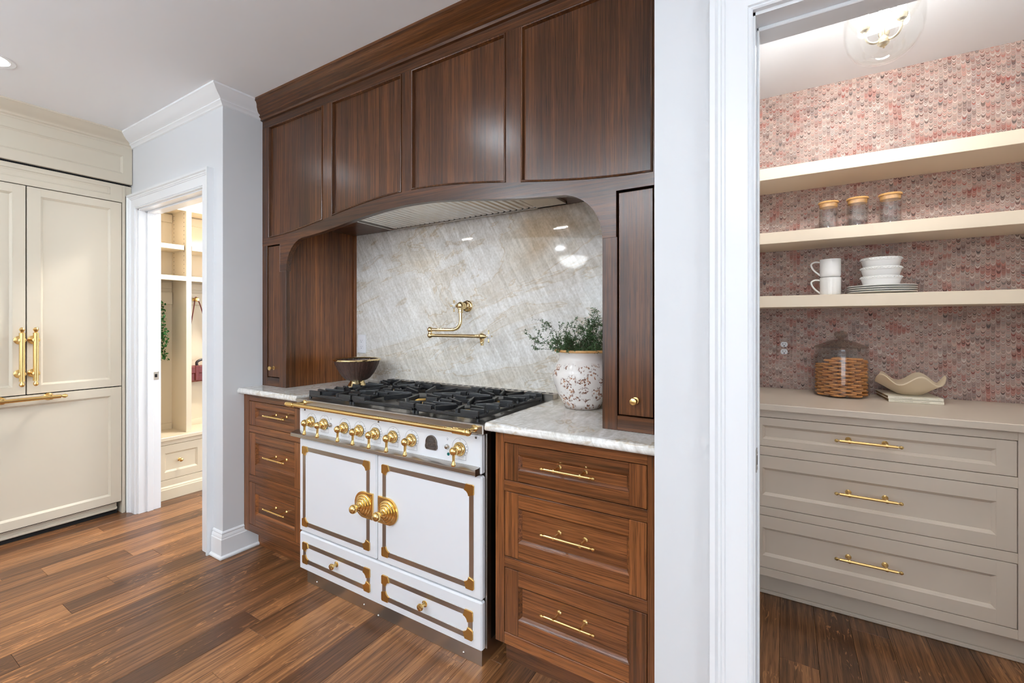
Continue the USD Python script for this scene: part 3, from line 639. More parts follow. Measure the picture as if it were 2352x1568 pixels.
# arched rail
JL, JR = -2.371, -0.535
def arch_pts():
    p = []
    R = 0.168; zs = 1.566
    for t in np.linspace(0, 1, 11):
        a = math.pi - t * math.pi / 2
        p.append((JL + R + R * math.cos(a), zs + (low_curve(JL + R) - zs) * math.sin(a)))
    for x in np.linspace(JL + R, JR - R, 44)[1:-1]: p.append((x, low_curve(x)))
    for t in np.linspace(0, 1, 11):
        a = math.pi / 2 - t * math.pi / 2
        p.append((JR - R + R * math.cos(a), zs + (low_curve(JR - R) - zs) * math.sin(a)))
    return p
AP = arch_pts()
TD = [(-2.5535, -2.4365), (-0.4805, -0.3635)]    # tower doors
TZ0, TZ1 = 0.966, 1.716
poly = [(-2.603, 1.722), (TD[0][1] + 0.006, 1.722), (TD[0][1] + 0.006, 1.566)] + AP + [(TD[1][0] - 0.006, 1.566), (TD[1][0] - 0.006, 1.722), (XB, 1.722)] + [(x, top_curve(x)) for x in np.linspace(XB, -2.603, 60)]
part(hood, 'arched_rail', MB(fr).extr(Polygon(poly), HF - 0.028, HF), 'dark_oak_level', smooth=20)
for i in range(4):
    a, b = xs_st[i][1], xs_st[i + 1][0]
    xsn = np.linspace(a, b, 17)
    def loop(m, w):
        L = [(a + m, HT - m, w)] + [(float(np.clip(x, a + m, b - m)), top_curve(x) + m, w) for x in xsn] + [(b - m, HT - m, w)]
        return L
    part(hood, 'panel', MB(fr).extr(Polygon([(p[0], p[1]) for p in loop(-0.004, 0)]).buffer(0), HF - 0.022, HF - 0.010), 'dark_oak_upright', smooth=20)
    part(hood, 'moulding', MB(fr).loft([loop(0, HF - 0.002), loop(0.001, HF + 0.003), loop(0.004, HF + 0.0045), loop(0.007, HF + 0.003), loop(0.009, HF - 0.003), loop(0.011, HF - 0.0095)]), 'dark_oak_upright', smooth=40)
HC = [(0, 0), (0, 0.090), (0.012, 0.090), (0.016, 0.080), (0.022, 0.074), (0.034, 0.062), (0.046, 0.042), (0.054, 0.030), (0.058, 0.026), (0.064, 0.026), (0.070, 0.014), (0.080, 0.011), (0.083, 0.0)]
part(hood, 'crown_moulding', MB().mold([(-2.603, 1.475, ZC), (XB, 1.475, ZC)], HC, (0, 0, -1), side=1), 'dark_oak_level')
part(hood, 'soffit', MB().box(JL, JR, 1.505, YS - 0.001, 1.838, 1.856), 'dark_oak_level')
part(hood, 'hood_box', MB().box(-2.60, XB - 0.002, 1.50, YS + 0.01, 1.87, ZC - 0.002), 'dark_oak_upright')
ins = group_part(hood, 'extractor', label='stainless extractor insert with baffles')
LX0, LX1, LY0, LY1 = -1.995, -0.862, 1.508, 1.906
part(ins, 'rim', MB().box(LX0, LX1, LY0, LY0 + 0.02, 1.826, 1.838, 0.001).box(LX0, LX1, LY1 - 0.014, LY1, 1.826, 1.838, 0.001).box(LX0, LX0 + 0.012, LY0, LY1, 1.826, 1.838, 0.001).box(LX1 - 0.15, LX1, LY0, LY1, 1.826, 1.838, 0.001), 'nickel')
part(ins, 'back_tray', MB().box(LX0, LX1, LY0, LY1, 1.8365, 1.8378), 'dark_steel')
nb = 27
for i in range(nb):
    x = LX0 + 0.05 + i * (LX1 - 0.16 - LX0 - 0.06) / (nb - 1)
    part(ins, 'baffle', MB().loft([[(x - 0.0135, LY0 + 0.075, 1.836), (x - 0.0135, LY1 - 0.02, 1.836)], [(x - 0.009, LY0 + 0.075, 1.828), (x - 0.009, LY1 - 0.02, 1.828)], [(x + 0.009, LY0 + 0.075, 1.828), (x + 0.009, LY1 - 0.02, 1.828)], [(x + 0.0135, LY0 + 0.075, 1.836), (x + 0.0135, LY1 - 0.02, 1.836)]], closed=False), 'nickel', smooth=False)
part(ins, 'front_plate', MB().box(LX0 + 0.01, LX1 - 0.15, LY0 + 0.02, LY0 + 0.075, 1.8275, 1.836), 'nickel')
for x in (-1.78, -1.106):
    for dx, dy in ((-0.012, 0.0), (0.012, 0.018)):
        part(ins, 'led_strip', MB().box(x - 0.035 + dx, x + 0.035 + dx, LY0 + 0.022 + dy, LY0 + 0.028 + dy, 1.8262, 1.8285), 'lamp_led')

# ------------------------------------------------------------------ spice towers standing on the counter
CT = 0.914
def tower(side, label):
    x0, x1 = ((-2.603, JL), (JR, XB))[side]
    d0, d1 = TD[side]
    t = thing('spice_cabinet', label, 'cabinet', ((x0 + x1) / 2, 1.475, CT))
    g = 0.002
    ta, tb = ((1.722, 1.566), (1.566, 1.722))[side]
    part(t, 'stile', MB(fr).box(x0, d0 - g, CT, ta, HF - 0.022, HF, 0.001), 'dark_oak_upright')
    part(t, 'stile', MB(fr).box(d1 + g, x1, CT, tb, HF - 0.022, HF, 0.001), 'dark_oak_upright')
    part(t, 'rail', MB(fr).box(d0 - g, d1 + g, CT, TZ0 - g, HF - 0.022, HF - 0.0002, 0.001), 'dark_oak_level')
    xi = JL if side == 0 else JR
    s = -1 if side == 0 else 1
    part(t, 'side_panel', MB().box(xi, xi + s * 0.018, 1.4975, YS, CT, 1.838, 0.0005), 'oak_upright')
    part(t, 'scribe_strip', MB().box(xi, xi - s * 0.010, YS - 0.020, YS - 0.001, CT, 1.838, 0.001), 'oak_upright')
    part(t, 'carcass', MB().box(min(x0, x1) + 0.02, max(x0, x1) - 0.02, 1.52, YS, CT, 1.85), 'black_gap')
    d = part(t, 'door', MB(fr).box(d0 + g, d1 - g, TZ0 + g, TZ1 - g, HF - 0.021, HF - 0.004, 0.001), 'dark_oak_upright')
    part(d, 'knob', knob_mb(fr, ((d0 + d1) / 2, 1.019), HF - 0.004, 0.0125, 0.026), 'brass_satin', label='round gold knob')
    return t
tower(0, 'narrow oak spice cabinet left of the range, standing on the counter')
tower(1, 'narrow oak spice cabinet right of the range, standing beside the crock')

# ------------------------------------------------------------------ counters, splash, base cabinets
def counter_profile():
    y0, y1, z0, z1, r = 1.335, YS, 0.884, CT, 0.011
    p = [(y1, z0), (y0 + r, z0)]
    for a in np.linspace(-90, -180, 6)[1:]: p.append((y0 + r + r * math.cos(math.radians(a)), z0 + r + r * math.sin(math.radians(a))))
    p += [(y0, z0 + 0.016), (y0 + 0.003, z0 + 0.020)]
    for a in np.linspace(180, 90, 6)[1:]: p.append((y0 + 0.012 + 0.009 * math.cos(math.radians(a)), z1 - 0.009 + 0.009 * math.sin(math.radians(a))))
    p.append((y1, z1))
    return p
def counter(x0, x1, label):
    p = [(a, b) for a, b in counter_profile()]
    m = trimesh.creation.extrude_polygon(Polygon(p), x1 - x0, engine='earcut')      # (y, z) + along x
    T = np.array([[0, 0, 1, x0], [1, 0, 0, 0], [0, 1, 0, 0], [0, 0, 0, 1.0]])
    m.apply_transform(T)
    return single('countertop', MB().add(m), 'quartzite', label, 'countertop', smooth=42)
counter(-2.628, -2.064, 'pale quartzite countertop left of the range, under the bowl')
counter(-0.930, XB - 0.001, 'pale quartzite countertop right of the range, under the crock')
single('backsplash', MB().box(JL, JR, YS, YS + 0.012, CT, 1.838), 'quartzite', 'polished grey and tan veined quartzite slab behind the range', 'backsplash')

fr = HOODF; BF = -1.37
def base_cabinet(x0, x1, d0, d1, p0, p1, hx, label):
    t = thing('base_cabinet', label, 'cabinet', ((x0 + x1) / 2, 1.37, 0))
    g = 0.0022
    part(t, 'stile', MB(fr).box(x0, d0 - g, 0.118, 0.884, BF - 0.02, BF, 0.001), 'oak_upright'); part(t, 'stile', MB(fr).box(d1 + g, x1, 0.118, 0.884, BF - 0.02, BF, 0.001), 'oak_upright')
    rails = [(0.118, 0.159), (0.395, 0.434), (0.671, 0.709), (0.8455, 0.884)]
    for a, b in rails: part(t, 'rail', MB(fr).box(d0 - g, d1 + g, a, b, BF - 0.02, BF - 0.0003, 0.001), 'oak_level')
    part(t, 'carcass', MB(fr).box(x0 + 0.001, x1 - 0.001, 0.12, 0.883, -YS, BF - 0.03), 'oak_upright')
    part(t, 'toe_kick', MB(fr).box(x0, x1, 0.0, 0.119, -1.46, -1.445), 'oak_level')
    for (a, b), (c, d), hz in zip([(0.1615, 0.3925), (0.4365, 0.6685), (0.7115, 0.843)], [(0.219, 0.339), (0.494, 0.617), (0.752, 0.808)], (0.292, 0.563, 0.785)):
        n = oak_drawer(t, fr, (d0, d1, a, b), (p0, p1, c, d), BF - 0.0005)
        part(n, 'handle', bar_pull(fr, 0, (hx, hz), 0.196, 0.047, BF - 0.0125, stand=0.046, r=0.0045, knob=0.0062), 'brass', label='slim brass bar pull')
base_cabinet(-2.602, -2.062, -2.5475, -2.078, -2.489, -2.130, -2.262, 'three drawer oak base cabinet between the white wall corner and the range')
base_cabinet(-0.905, XB - 0.001, -0.865, -0.357, -0.809, -0.411, -0.607, 'three drawer oak base cabinet right of the range, under the crock')

# ------------------------------------------------------------------ the range
RF = -1.345
rg = thing('range_cooker', 'white enamel range cooker with brass knobs, steel trim and black gas grates', 'range', (-1.5, 1.345, 0))
part(rg, 'body', MB(fr).box(-2.045, -0.950, 0.078, 0.866, -1.93, -1.372, 0.002), 'dark_steel')
part(rg, 'side_edge', MB(fr).box(-0.956, -0.944, 0.066, 0.866, -1.40, -1.372, 0.001), 'steel')
part(rg, 'foot_rail', MB(fr).box(-2.011, -0.960, 0.0, 0.076, -1.90, -1.362, 0.001), 'steel')
for x in (-1.935, -1.60, -1.51, -1.045): part(rg, 'screw', MB(fr).ball((x, 0.022 if x != -1.51 else 0.004, -1.362), 0.005, sub=1), 'nickel')
def rrect(u0, u1, v0, v1): return sbox(u0, v0, u1, v1)
BK = [(0, 0.004), (0.004, 0), (0.036, 0), (0.044, 0.0235)] + [(0.047 + 0.0235 * math.cos(math.radians(a)), 0.047 + 0.0235 * math.sin(math.radians(a))) for a in np.linspace(-97, -173, 9)] + [(0.0235, 0.044), (0, 0.036)]
def trim_frame(parent, r, w):
    u0, u1, v0, v1 = r; s = 0.0225
    for a, b, c, d in ((u0 + 0.03, u1 - 0.03, v0 + 0.002, v0 + s), (u0 + 0.03, u1 - 0.03, v1 - s, v1 - 0.002)): part(parent, 'trim_strip', MB(fr).box(a, b, c, d, w - 0.001, w + 0.0022, 0.0005), 'steel')
    for a, b in ((u0 + 0.002, u0 + s), (u1 - s, u1 - 0.002)): part(parent, 'trim_strip', MB(fr).box(a, b, v0 + 0.03, v1 - 0.03, w - 0.001, w + 0.0022, 0.0005), 'steel')
    for su_, cu in ((1, u0), (-1, u1)):
        for sv, cv in ((1, v0), (-1, v1)):
            m = MB(fr).extr(Polygon([(cu + su_ * x, cv + sv * y) for x, y in BK]), w - 0.001, w + 0.0058)
            part(parent, 'corner_bracket', m, 'brass_flat', smooth=False)
def oven_door(u0, u1, r, side):
    d = part(rg, 'oven_door', MB(fr).box(u0, u1, 0.2535, 0.7105, -1.371, RF, 0.006), 'white_enamel', label='white oven door')
    trim_frame(d, r, RF)
    if side < 0: cx, e0, e1 = -1.5775, -1.5775, -1.520
    else: cx, e0, e1 = -1.4285, -1.487, -1.4285
    zc = 0.4805; R = 0.0565
    shape = unary_union([Point(cx, zc).buffer(R, 24), sbox(e0, zc - R, e1, zc + R)])
    part(d, 'handle_plate', MB(fr).extr(shape, RF - 0.001, RF + 0.007).extr(shape.buffer(-0.0025), RF + 0.007, RF + 0.009), 'brass', label='stepped brass door plate', smooth=35)
    steps = [(0, 0.007)]; prof = []
    z = 0.008
    for a, b in ((0.047, 0.039), (0.038, 0.030), (0.029, 0.022), (0.0215, 0.016)):
        prof += [(a, z), (a * 0.995, z + 0.004), (a - 0.0035, z + 0.0065), (b, z + 0.0070)]; z += 0.0068
    prof = [(0, 0.006)] + prof + [(0.011, z + 0.002), (0.008, z + 0.008), (0.0075, z + 0.010), (0.010, z + 0.013), (0.0165, z + 0.018), (0.0195, z + 0.026), (0.0185, z + 0.034), (0.0135, z + 0.041), (0.006, z + 0.0445), (0, z + 0.045)]
    part(d, 'door_knob', MB(fr).lathe(prof, (cx + side * -0.003, zc, RF), (0, 0, 1), 40), 'brass', label='turned brass door knob', smooth=42)
oven_door(-2.049, -1.5035, (-2.022, -1.5425, 0.2835, 0.674), -1)
oven_door(-1.4995, -0.949, (-1.467, -0.983, 0.285, 0.675), 1)
df = part(rg, 'drawer_front', MB(fr).box(-2.049, -0.949, 0.066, 0.2485, -1.371, RF, 0.006), 'white_enamel', label='white enamel drawer front')
trim_frame(df, (-2.019, -1.541, 0.1025, 0.2055), RF); trim_frame(df, (-1.468, -0.988, 0.096, 0.2045), RF)
for x, z in ((-1.767, 0.163), (-1.226, 0.157)): part(df, 'knob', knob_mb(fr, (x, z), RF, 0.0145, 0.028), 'brass')
cp = part(rg, 'control_panel', MB(fr).box(-2.049, -0.951, 0.718, 0.862, -1.371, RF, 0.004), 'white_enamel', label='white control panel')
# steel lip below the panel
lipp = [(-1.37, 0.744), (-1.345, 0.746), (-1.318, 0.739), (-1.314, 0.735), (-1.314, 0.722), (-1.317, 0.722), (-1.318, 0.733), (-1.345, 0.741), (-1.37, 0.738)]
m = trimesh.creation.extrude_polygon(Polygon([(-y, z) for y, z in lipp]), 1.118, engine='earcut')
m.apply_transform(np.array([[0, 0, 1, -2.075], [1, 0, 0, 0], [0, 1, 0, 0], [0, 0, 0, 1.0]]))
part(rg, 'steel_lip', MB().add(m).add(trimesh.creation.box((0.0015, 0.03, 0.026), transform=trimesh.transformations.translation_matrix((-0.957, 1.33, 0.731)))), 'steel', smooth=42)
DIALS = [-1.951, -1.853, -1.709, -1.608, -1.506, -1.401, -1.296, -1.049]; DZ = 0.800
for i, x in enumerate(DIALS):
    o = unary_union([Point(x, DZ + 0.004).buffer(0.0375, 24), sbox(x - 0.028, DZ - 0.041, x + 0.028, DZ)])
    part(cp, 'dial_outline', MB(fr).extr(o.difference(o.buffer(-0.0009)), RF, RF + 0.0004), 'ink_dark', smooth=False)
    tk = MB(fr).box(x - 0.004, x + 0.004, DZ + 0.0335, DZ + 0.0348, RF, RF + 0.0004)
    for a in (35, 15, -5, -25, -45): 
        u, v = x + 0.0325 * math.cos(math.radians(a)), DZ + 0.003 + 0.0325 * math.sin(math.radians(a)); tk.box(u - 0.002, u + 0.002, v - 0.0012, v + 0.0012, RF, RF + 0.0004)
    part(cp, 'dial_mark', tk, 'ink_dark', smooth=False)
    part(cp, 'dial_ring', MB(fr).lathe([(0, 0), (0.0255, 0), (0.0255, 0.004), (0, 0.004)], (x, DZ, RF), (0, 0, 1), 28), 'black_gap')
    kb = MB(fr).lathe([(0, 0.003), (0.026, 0.003), (0.027, 0.006), (0.0255, 0.010), (0.022, 0.013), (0.0215, 0.017), (0.0185, 0.021), (0.0165, 0.0235), (0.0135, 0.025), (0.0115, 0.0265), (0.0125, 0.028), (0.0155, 0.032), (0.0165, 0.038), (0.0150, 0.045), (0.010, 0.051), (0.004, 0.0535), (0, 0.054)], (x, DZ, RF), (0, 0, 1), 28)
    kb.lathe([(0, 0), (0.0058, 0.002), (0.0052, 0.020), (0.0060, 0.030), (0.0085, 0.036), (0.0090, 0.041), (0.0070, 0.044), (0, 0.0445)], (x, DZ - 0.012, RF + 0.038), (0, -1, 0.05), 16)
    part(cp, 'knob', kb, 'brass', label='brass control knob with lever', smooth=42)
for x, z in ((-1.838, 0.784), (-1.105, 0.772)): part(cp, 'indicator', MB(fr).lathe([(0, 0), (0.006, 0), (0.006, 0.002), (0, 0.003)], (x, z, RF), (0, 0, 1), 16), 'teal', label='small green indicator')
for x in (-1.808, -1.110): part(cp, 'push_button', MB(fr).lathe([(0, 0), (0.0105, 0), (0.0105, 0.003), (0.009, 0.006), (0.0075, 0.010), (0.006, 0.011), (0, 0.0115)], (x, DZ, RF), (0, 0, 1), 20), 'nickel')
for x, s in ((-1.808, 'L'), (-1.110, 'o')): part(cp, 'button_mark', MB(fr).extr(Point(x, DZ + 0.030).buffer(0.0036, 12).difference(Point(x, DZ + 0.030).buffer(0.0028, 12)), RF, RF + 0.0004).box(x - 0.0014, x + 0.0014, DZ + 0.0245, DZ + 0.0265, RF, RF + 0.0004), 'ink_dark', smooth=False)
for x in (-2.005, -1.49, -0.975): part(cp, 'screw', MB(fr).ball((x, 0.852, RF), 0.0045, sub=1), 'pewter_dark')
# maker's plaque
px, pz = -1.190, 0.8035
arch = unary_union([Point(px, pz + 0.0015).buffer(0.0285, 24).intersection(sbox(px - 0.04, pz - 0.003, px + 0.04, pz + 0.04)), Polygon([(px - 0.0275, pz), (px - 0.031, pz - 0.012), (px - 0.030, pz - 0.020), (px - 0.024, pz - 0.0265), (px + 0.024, pz - 0.0265), (px + 0.030, pz - 0.020), (px + 0.031, pz - 0.012), (px + 0.0275, pz)])]).buffer(0.002).buffer(-0.002)
pq = part(cp, 'plaque', MB(fr).extr(arch, RF - 0.001, RF + 0.0035), 'pewter_dark', label='pewter maker\'s plaque reading LA CORNUE', smooth=False)
part(pq, 'rim', MB(fr).extr(arch.difference(arch.buffer(-0.003)), RF + 0.0035, RF + 0.0055), 'pewter', smooth=False)
txt = meshkit.text_mesh('LA CORNUE', 0.0115, 0.0014, bold=True); w = txt.bounds[1][0] - txt.bounds[0][0]
sc = np.diag([0.050 / w, 1.0, 1.0, 1.0]); txt.apply_transform(sc); txt.apply_translation((px - 0.0250, pz - 0.0115, RF + 0.0034))
part(pq, 'lettering', MB(fr).add(txt), 'pewter', smooth=False)
dots = MB(fr)
for row, n in ((0.0235, 1), (0.0165, 2), (0.0098, 3)):
    for j in range(n): dots.ball((px + (j - (n - 1) / 2) * 0.0075, pz + row - 0.0005, RF + 0.0036), 0.0019, sub=1)
part(pq, 'dot', dots.box(px - 0.025, px + 0.025, pz - 0.0165, pz - 0.0152, RF + 0.0034, RF + 0.0046).box(px - 0.014, px + 0.014, pz - 0.0212, pz - 0.0190, RF + 0.0034, RF + 0.0042), 'pewter', smooth=False)
# hob top
TX0, TX1, TY0 = -2.059, -0.937, 1.335
part(rg, 'hob_top', MB().box(TX0, TX1, TY0, YS - 0.001, 0.866, 0.904, 0.004), 'steel')
rail = MB()
ry, rz = 1.272, 0.8885
rail.cyl((-1.985, ry, rz), (-1.02, ry, rz), 0.0088, 24)
for x0, x1 in ((-2.034, -1.985), (-1.025, -0.968)):
    rail.lathe([(0, 0), (0.0105, 0), (0.0122, 0.003), (0.0122, (x1 - x0) - 0.003), (0.0105, x1 - x0), (0, x1 - x0)], (x0, ry, rz), (1, 0, 0), 24)
rail.ball((-0.957, ry, rz), 0.0135).ball((-2.038, ry, rz), 0.011).ball((-0.9665, ry, rz), 0.0125, (0.4, 1, 1))
tr = part(rg, 'towel_rail', rail, 'brass', label='brass front rail')
for x in (-1.992, -0.975): part(tr, 'bracket', MB().lathe([(0, 0), (0.014, 0), (0.014, 0.004), (0.008, 0.010), (0.0065, 0.030), (0.009, 0.050), (0.010, 0.066), (0, 0.068)], (x, 1.336, rz), (0, -1, 0), 20), 'brass')
# backguard with vent holes
part(rg, 'backguard', MB().box(-2.03, -0.928, 1.895, YS - 0.002, 0.903, 0.940, 0.002), 'steel')
for i in range(28):
    x = -2.005 + i * (1.052 / 27); part(rg, 'vent_hole', MB().lathe([(0, 0), (0.0115, 0), (0.0115, 0.0006), (0, 0.0006)], (x, 1.922, 0.9399), n=16), 'black_gap')
# grates
def grate(x0, x1, y0, y1, burners, label):
    b = MB(); zb, zt, t = 0.914, 0.931, 0.012
    for a, c in ((y0, y0 + t), (y1 - t, y1)): b.box(x0, x1, a, c, zb, zt - 0.003, 0.003)
    for a, c in ((x0, x0 + t), (x1 - t, x1)): b.box(a, c, y0, y1, zb, zt - 0.003, 0.003)
    for x in (x0 + 0.006, x1 - 0.006):
        for y in (y0 + 0.006, y1 - 0.006): b.cyl((x, y, 0.903), (x, y, 0.916), 0.007, 10)
    def fin(p0, p1, h0=0.944, h1=0.944, zb2=0.922, w=0.0105):
        p0, p1 = np.array(p0, float), np.array(p1, float); d = (p1 - p0) / np.linalg.norm(p1 - p0); n = np.array([-d[1], d[0]]) * w / 2; P = []
        for p, h in ((p0, h0), (p1, h1)):
            for s, q in ((1, 1.0), (-1, 1.0)):
                P += [[*(p + s * n), zb2], [*(p + s * n), h - 0.002], [*(p + s * n * 0.7), h]]
        b.add(trimesh.convex.convex_hull(np.array(P)))
    for bx, by, R in burners:
        n = 8
        for i in range(n):
            a = 2 * math.pi * (i + 0.5) / n; d = np.array([math.cos(a), math.sin(a)])
            half = np.array([(x1 - x0) / 2, 0.0]); 
            q0 = np.array([bx, by]) + d * R * 0.55
            ext = min((x1 - t / 2 - bx) / d[0] if d[0] > 1e-6 else ((x0 + t / 2 - bx) / d[0] if d[0] < -1e-6 else 9), ((by + R * 1.75) - by) / abs(d[1]) if abs(d[1]) > 1e-6 else 9)
            fin(q0, np.array([bx, by]) + d * min(ext, R * 1.9), 0.940, 0.945)
    ym = (y0 + y1) / 2
    if len(burners) > 1: b.box(x0, x1, ym - 0.008, ym + 0.008, zb, zt, 0.002)
    for y in (y0, y1):
        for xa, xb in ((x0 + 0.002, x0 + 0.085), (x1 - 0.085, x1 - 0.002)):
            yy = y + (t / 2 if y == y0 else -t / 2); fin((xa, yy), (xb, yy), 0.944, 0.944, 0.92)
    for x, s in ((x0, 1), (x1, -1)):
        for y in np.linspace(y0 + 0.07, y1 - 0.07, 6): b.ball((x + s * 0.006, y, 0.931), 0.0065, (1, 1, 1.6), 1)
        for y in np.linspace(y0 + 0.05, y1 - 0.05, 5):
            fin((x + s * 0.006, y), (x + s * 0.07, y), 0.945, 0.942)
    return part(rg, 'grate', b, 'cast_iron', label=label, smooth=42)
GY0, GY1 = 1.366, 1.888
grate(-2.005, -1.697, GY0, GY1, ((-1.851, 1.50, 0.075), (-1.851, 1.755, 0.075)), 'black cast iron grate')
grate(-1.690, -1.306, GY0, GY1, ((-1.498, 1.627, 0.100),), 'black cast iron grate')
grate(-1.299, -0.980, GY0, GY1, ((-1.139, 1.50, 0.075), (-1.139, 1.755, 0.075)), 'black cast iron grate')
for bx, by, R in ((-1.851, 1.50, 0.045), (-1.851, 1.755, 0.034), (-1.498, 1.627, 0.062), (-1.139, 1.50, 0.034), (-1.139, 1.755, 0.045)):
    bu = part(rg, 'burner', MB().lathe([(0, 0.9035), (R * 2.0, 0.9035), (R * 1.95, 0.9065), (R * 1.15, 0.908), (R * 1.05, 0.912), (0, 0.912)], (bx, by, 0), n=36), 'nickel', label='gas burner')
    part(bu, 'flame_ring', MB().lathe([(0, 0.911), (R, 0.911), (R * 1.02, 0.916), (R, 0.922), (0, 0.922)], (bx, by, 0), n=30, mod=lambda th, p: 1 - 0.03 * (math.sin(th * 15) > 0) * np.ones(len(p))), 'brass_flat')
    part(bu, 'burner_cap', MB().lathe([(0, 0.922), (R * 1.08, 0.922), (R * 1.1, 0.9245), (R * 1.0, 0.928), (R * 0.6, 0.9295), (0, 0.930)], (bx, by, 0), n=30), 'cast_iron')

# ------------------------------------------------------------------ pot filler
pf = thing('pot_filler', 'polished brass folding pot filler tap on the splash above the range', 'tap', (-1.467, YS, 1.365))
fx, fz, fy = -1.467, 1.367, 1.885
part(pf, 'wall_flange', MB().lathe([(0, 0), (0.031, 0), (0.031, 0.006), (0.027, 0.010), (0.021, 0.012), (0.021, 0.018), (0.025, 0.021), (0.025, 0.026), (0.019, 0.030), (0.014, 0.036), (0.014, 0.052), (0, 0.052)], (fx, YS, fz), (0, -1, 0), 32), 'brass_pale', smooth=42)
part(pf, 'valve_body', MB().ball((fx, fy, fz), 0.0195, (1, 1, 1.15), 3).lathe([(0, 0), (0.0165, 0), (0.0165, 0.004), (0.0125, 0.007), (0.0125, 0.020), (0.0145, 0.022), (0.0145, 0.026), (0, 0.026)], (fx, fy, fz - 0.012), (0, 0, -1), 24).lathe([(0, 0), (0.014, 0), (0.012, 0.008), (0.008, 0.011), (0.006, 0.018), (0, 0.018)], (fx - 0.014, fy, fz), (-1, 0, 0), 20), 'brass_pale', smooth=42)
def cross_handle(c, d):
    h = MB()
    c = np.array(c, float); d = np.array(d, float); a = np.cross(d, [0, 0, 1.0]); a /= np.linalg.norm(a); b = np.cross(d, a)
    for q in (a, b, -a, -b):
        v = (q + np.array([0, 0, 0])) 
        h.cyl(c, c + v * 0.026, 0.0028, 8).ball(c + v * 0.027, 0.0046, sub=1)
    return h
hd = np.array([-1.0, 0, 0]); hc = np.array([fx - 0.044, fy, fz])
ch = part(pf, 'cross_handle', cross_handle(hc, (-1, 0.001, 0)), 'brass_pale')
part(ch, 'porcelain_cap', MB().lathe([(0, -0.012), (0.008, -0.012), (0.0125, -0.004), (0.0125, 0.006), (0.008, 0.011), (0, 0.012)], hc, (-1, 0, 0), 20), 'porcelain', label='white porcelain cap')
ua = [(fx, fy, fz - 0.03), (fx, fy, fz - 0.075), (fx - 0.003, fy - 0.002, fz - 0.098), (fx - 0.014, fy - 0.005, fz - 0.116), (fx - 0.035, fy - 0.010, fz - 0.125), (fx - 0.06, fy - 0.016, fz - 0.127), (fx - 0.17, fy - 0.045, fz - 0.127)]
part(pf, 'upper_arm', MB().tube(smoothpath(ua, 6), 0.0088, 14), 'brass_pale')
jx, jy, jz = fx - 0.172, fy - 0.045, fz - 0.127
part(pf, 'joint', MB().ball((jx, jy, jz), 0.0155, sub=3).ball((jx, jy, jz - 0.031), 0.0155, sub=3).cyl((jx, jy, jz - 0.04), (jx, jy, jz + 0.01), 0.010), 'brass_pale')
ex, ey, ez = -1.300, 1.845, jz - 0.031
part(pf, 'lower_arm', MB().cyl((jx + 0.01, jy, jz - 0.031), (ex - 0.015, ey, ez), 0.0088, 16).cyl((ex - 0.03, ey, ez), (ex - 0.008, ey, ez), 0.0105, 16), 'brass_pale')
part(pf, 'spout', MB().ball((ex, ey, ez), 0.0165, sub=3).lathe([(0, 0), (0.013, 0.004), (0.0105, 0.014), (0.0105, 0.028), (0.0085, 0.030), (0.008, 0.040), (0, 0.040)], (ex, ey, ez - 0.006), (0, 0, -1), 20).lathe([(0, 0), (0.0125, 0), (0.009, 0.010), (0.006, 0.022), (0, 0.022)], (ex + 0.010, ey, ez), (1, 0, 0), 18), 'brass_pale')
hc2 = np.array([ex + 0.040, ey, ez])
ch = part(pf, 'cross_handle', cross_handle(hc2, (1, 0.001, 0)), 'brass_pale')
part(ch, 'porcelain_cap', MB().lathe([(0, -0.012), (0.008, -0.012), (0.0125, -0.004), (0.0125, 0.006), (0.008, 0.011), (0, 0.012)], hc2, (1, 0, 0), 20), 'porcelain', label='white porcelain cap')

# ------------------------------------------------------------------ outlets
def socket(parent, x, z, w, mat):
    s = part(parent, 'socket', MB(fr).extr(Point(x, z).buffer(0.0172, 20).intersection(sbox(x - 0.02, z - 0.0142, x + 0.02, z + 0.0142)), w - 0.001, w + 0.0015), mat, smooth=False)
    part(s, 'slot', MB(fr).box(x - 0.0075, x - 0.0055, z - 0.002, z + 0.007, w + 0.0012, w + 0.0018).box(x + 0.0055, x + 0.0072, z - 0.001, z + 0.006, w + 0.0012, w + 0.0018).cyl((x, z - 0.008, w + 0.0012), (x, z - 0.008, w + 0.0018), 0.003, 10), 'black_gap' if mat != 'plastic_white' or w < -2 else 'ink_dark', smooth=False)
ox, oz = -2.310, 1.143
ol = thing('wall_outlet', 'white electrical outlet on the splash above the bronze bowl', 'outlet', (ox, YS, oz))
part(ol, 'cover_plate', MB(fr).box(ox - 0.0375, ox + 0.0375, oz - 0.0595, oz + 0.0595, -YS - 0.001, -YS + 0.006, 0.003), 'plastic_white')
for dz in (0.0195, -0.0195): socket(ol, ox, oz + dz, -YS + 0.006, 'plastic_white')
ox, oz = -0.003, 1.135; wy = -2.965
ol = thing('wall_outlet', 'electrical outlet with wallpapered plate left of the cookie jar', 'outlet', (ox, 2.965, oz))
part(ol, 'cover_plate', MB(fr).box(ox - 0.0365, ox + 0.0365, oz - 0.064, oz + 0.064, wy - 0.001, wy + 0.005, 0.0025), 'wallpaper')
for dz in (0.0205, -0.0205): socket(ol, ox, oz + dz, wy + 0.005, 'plastic_white')

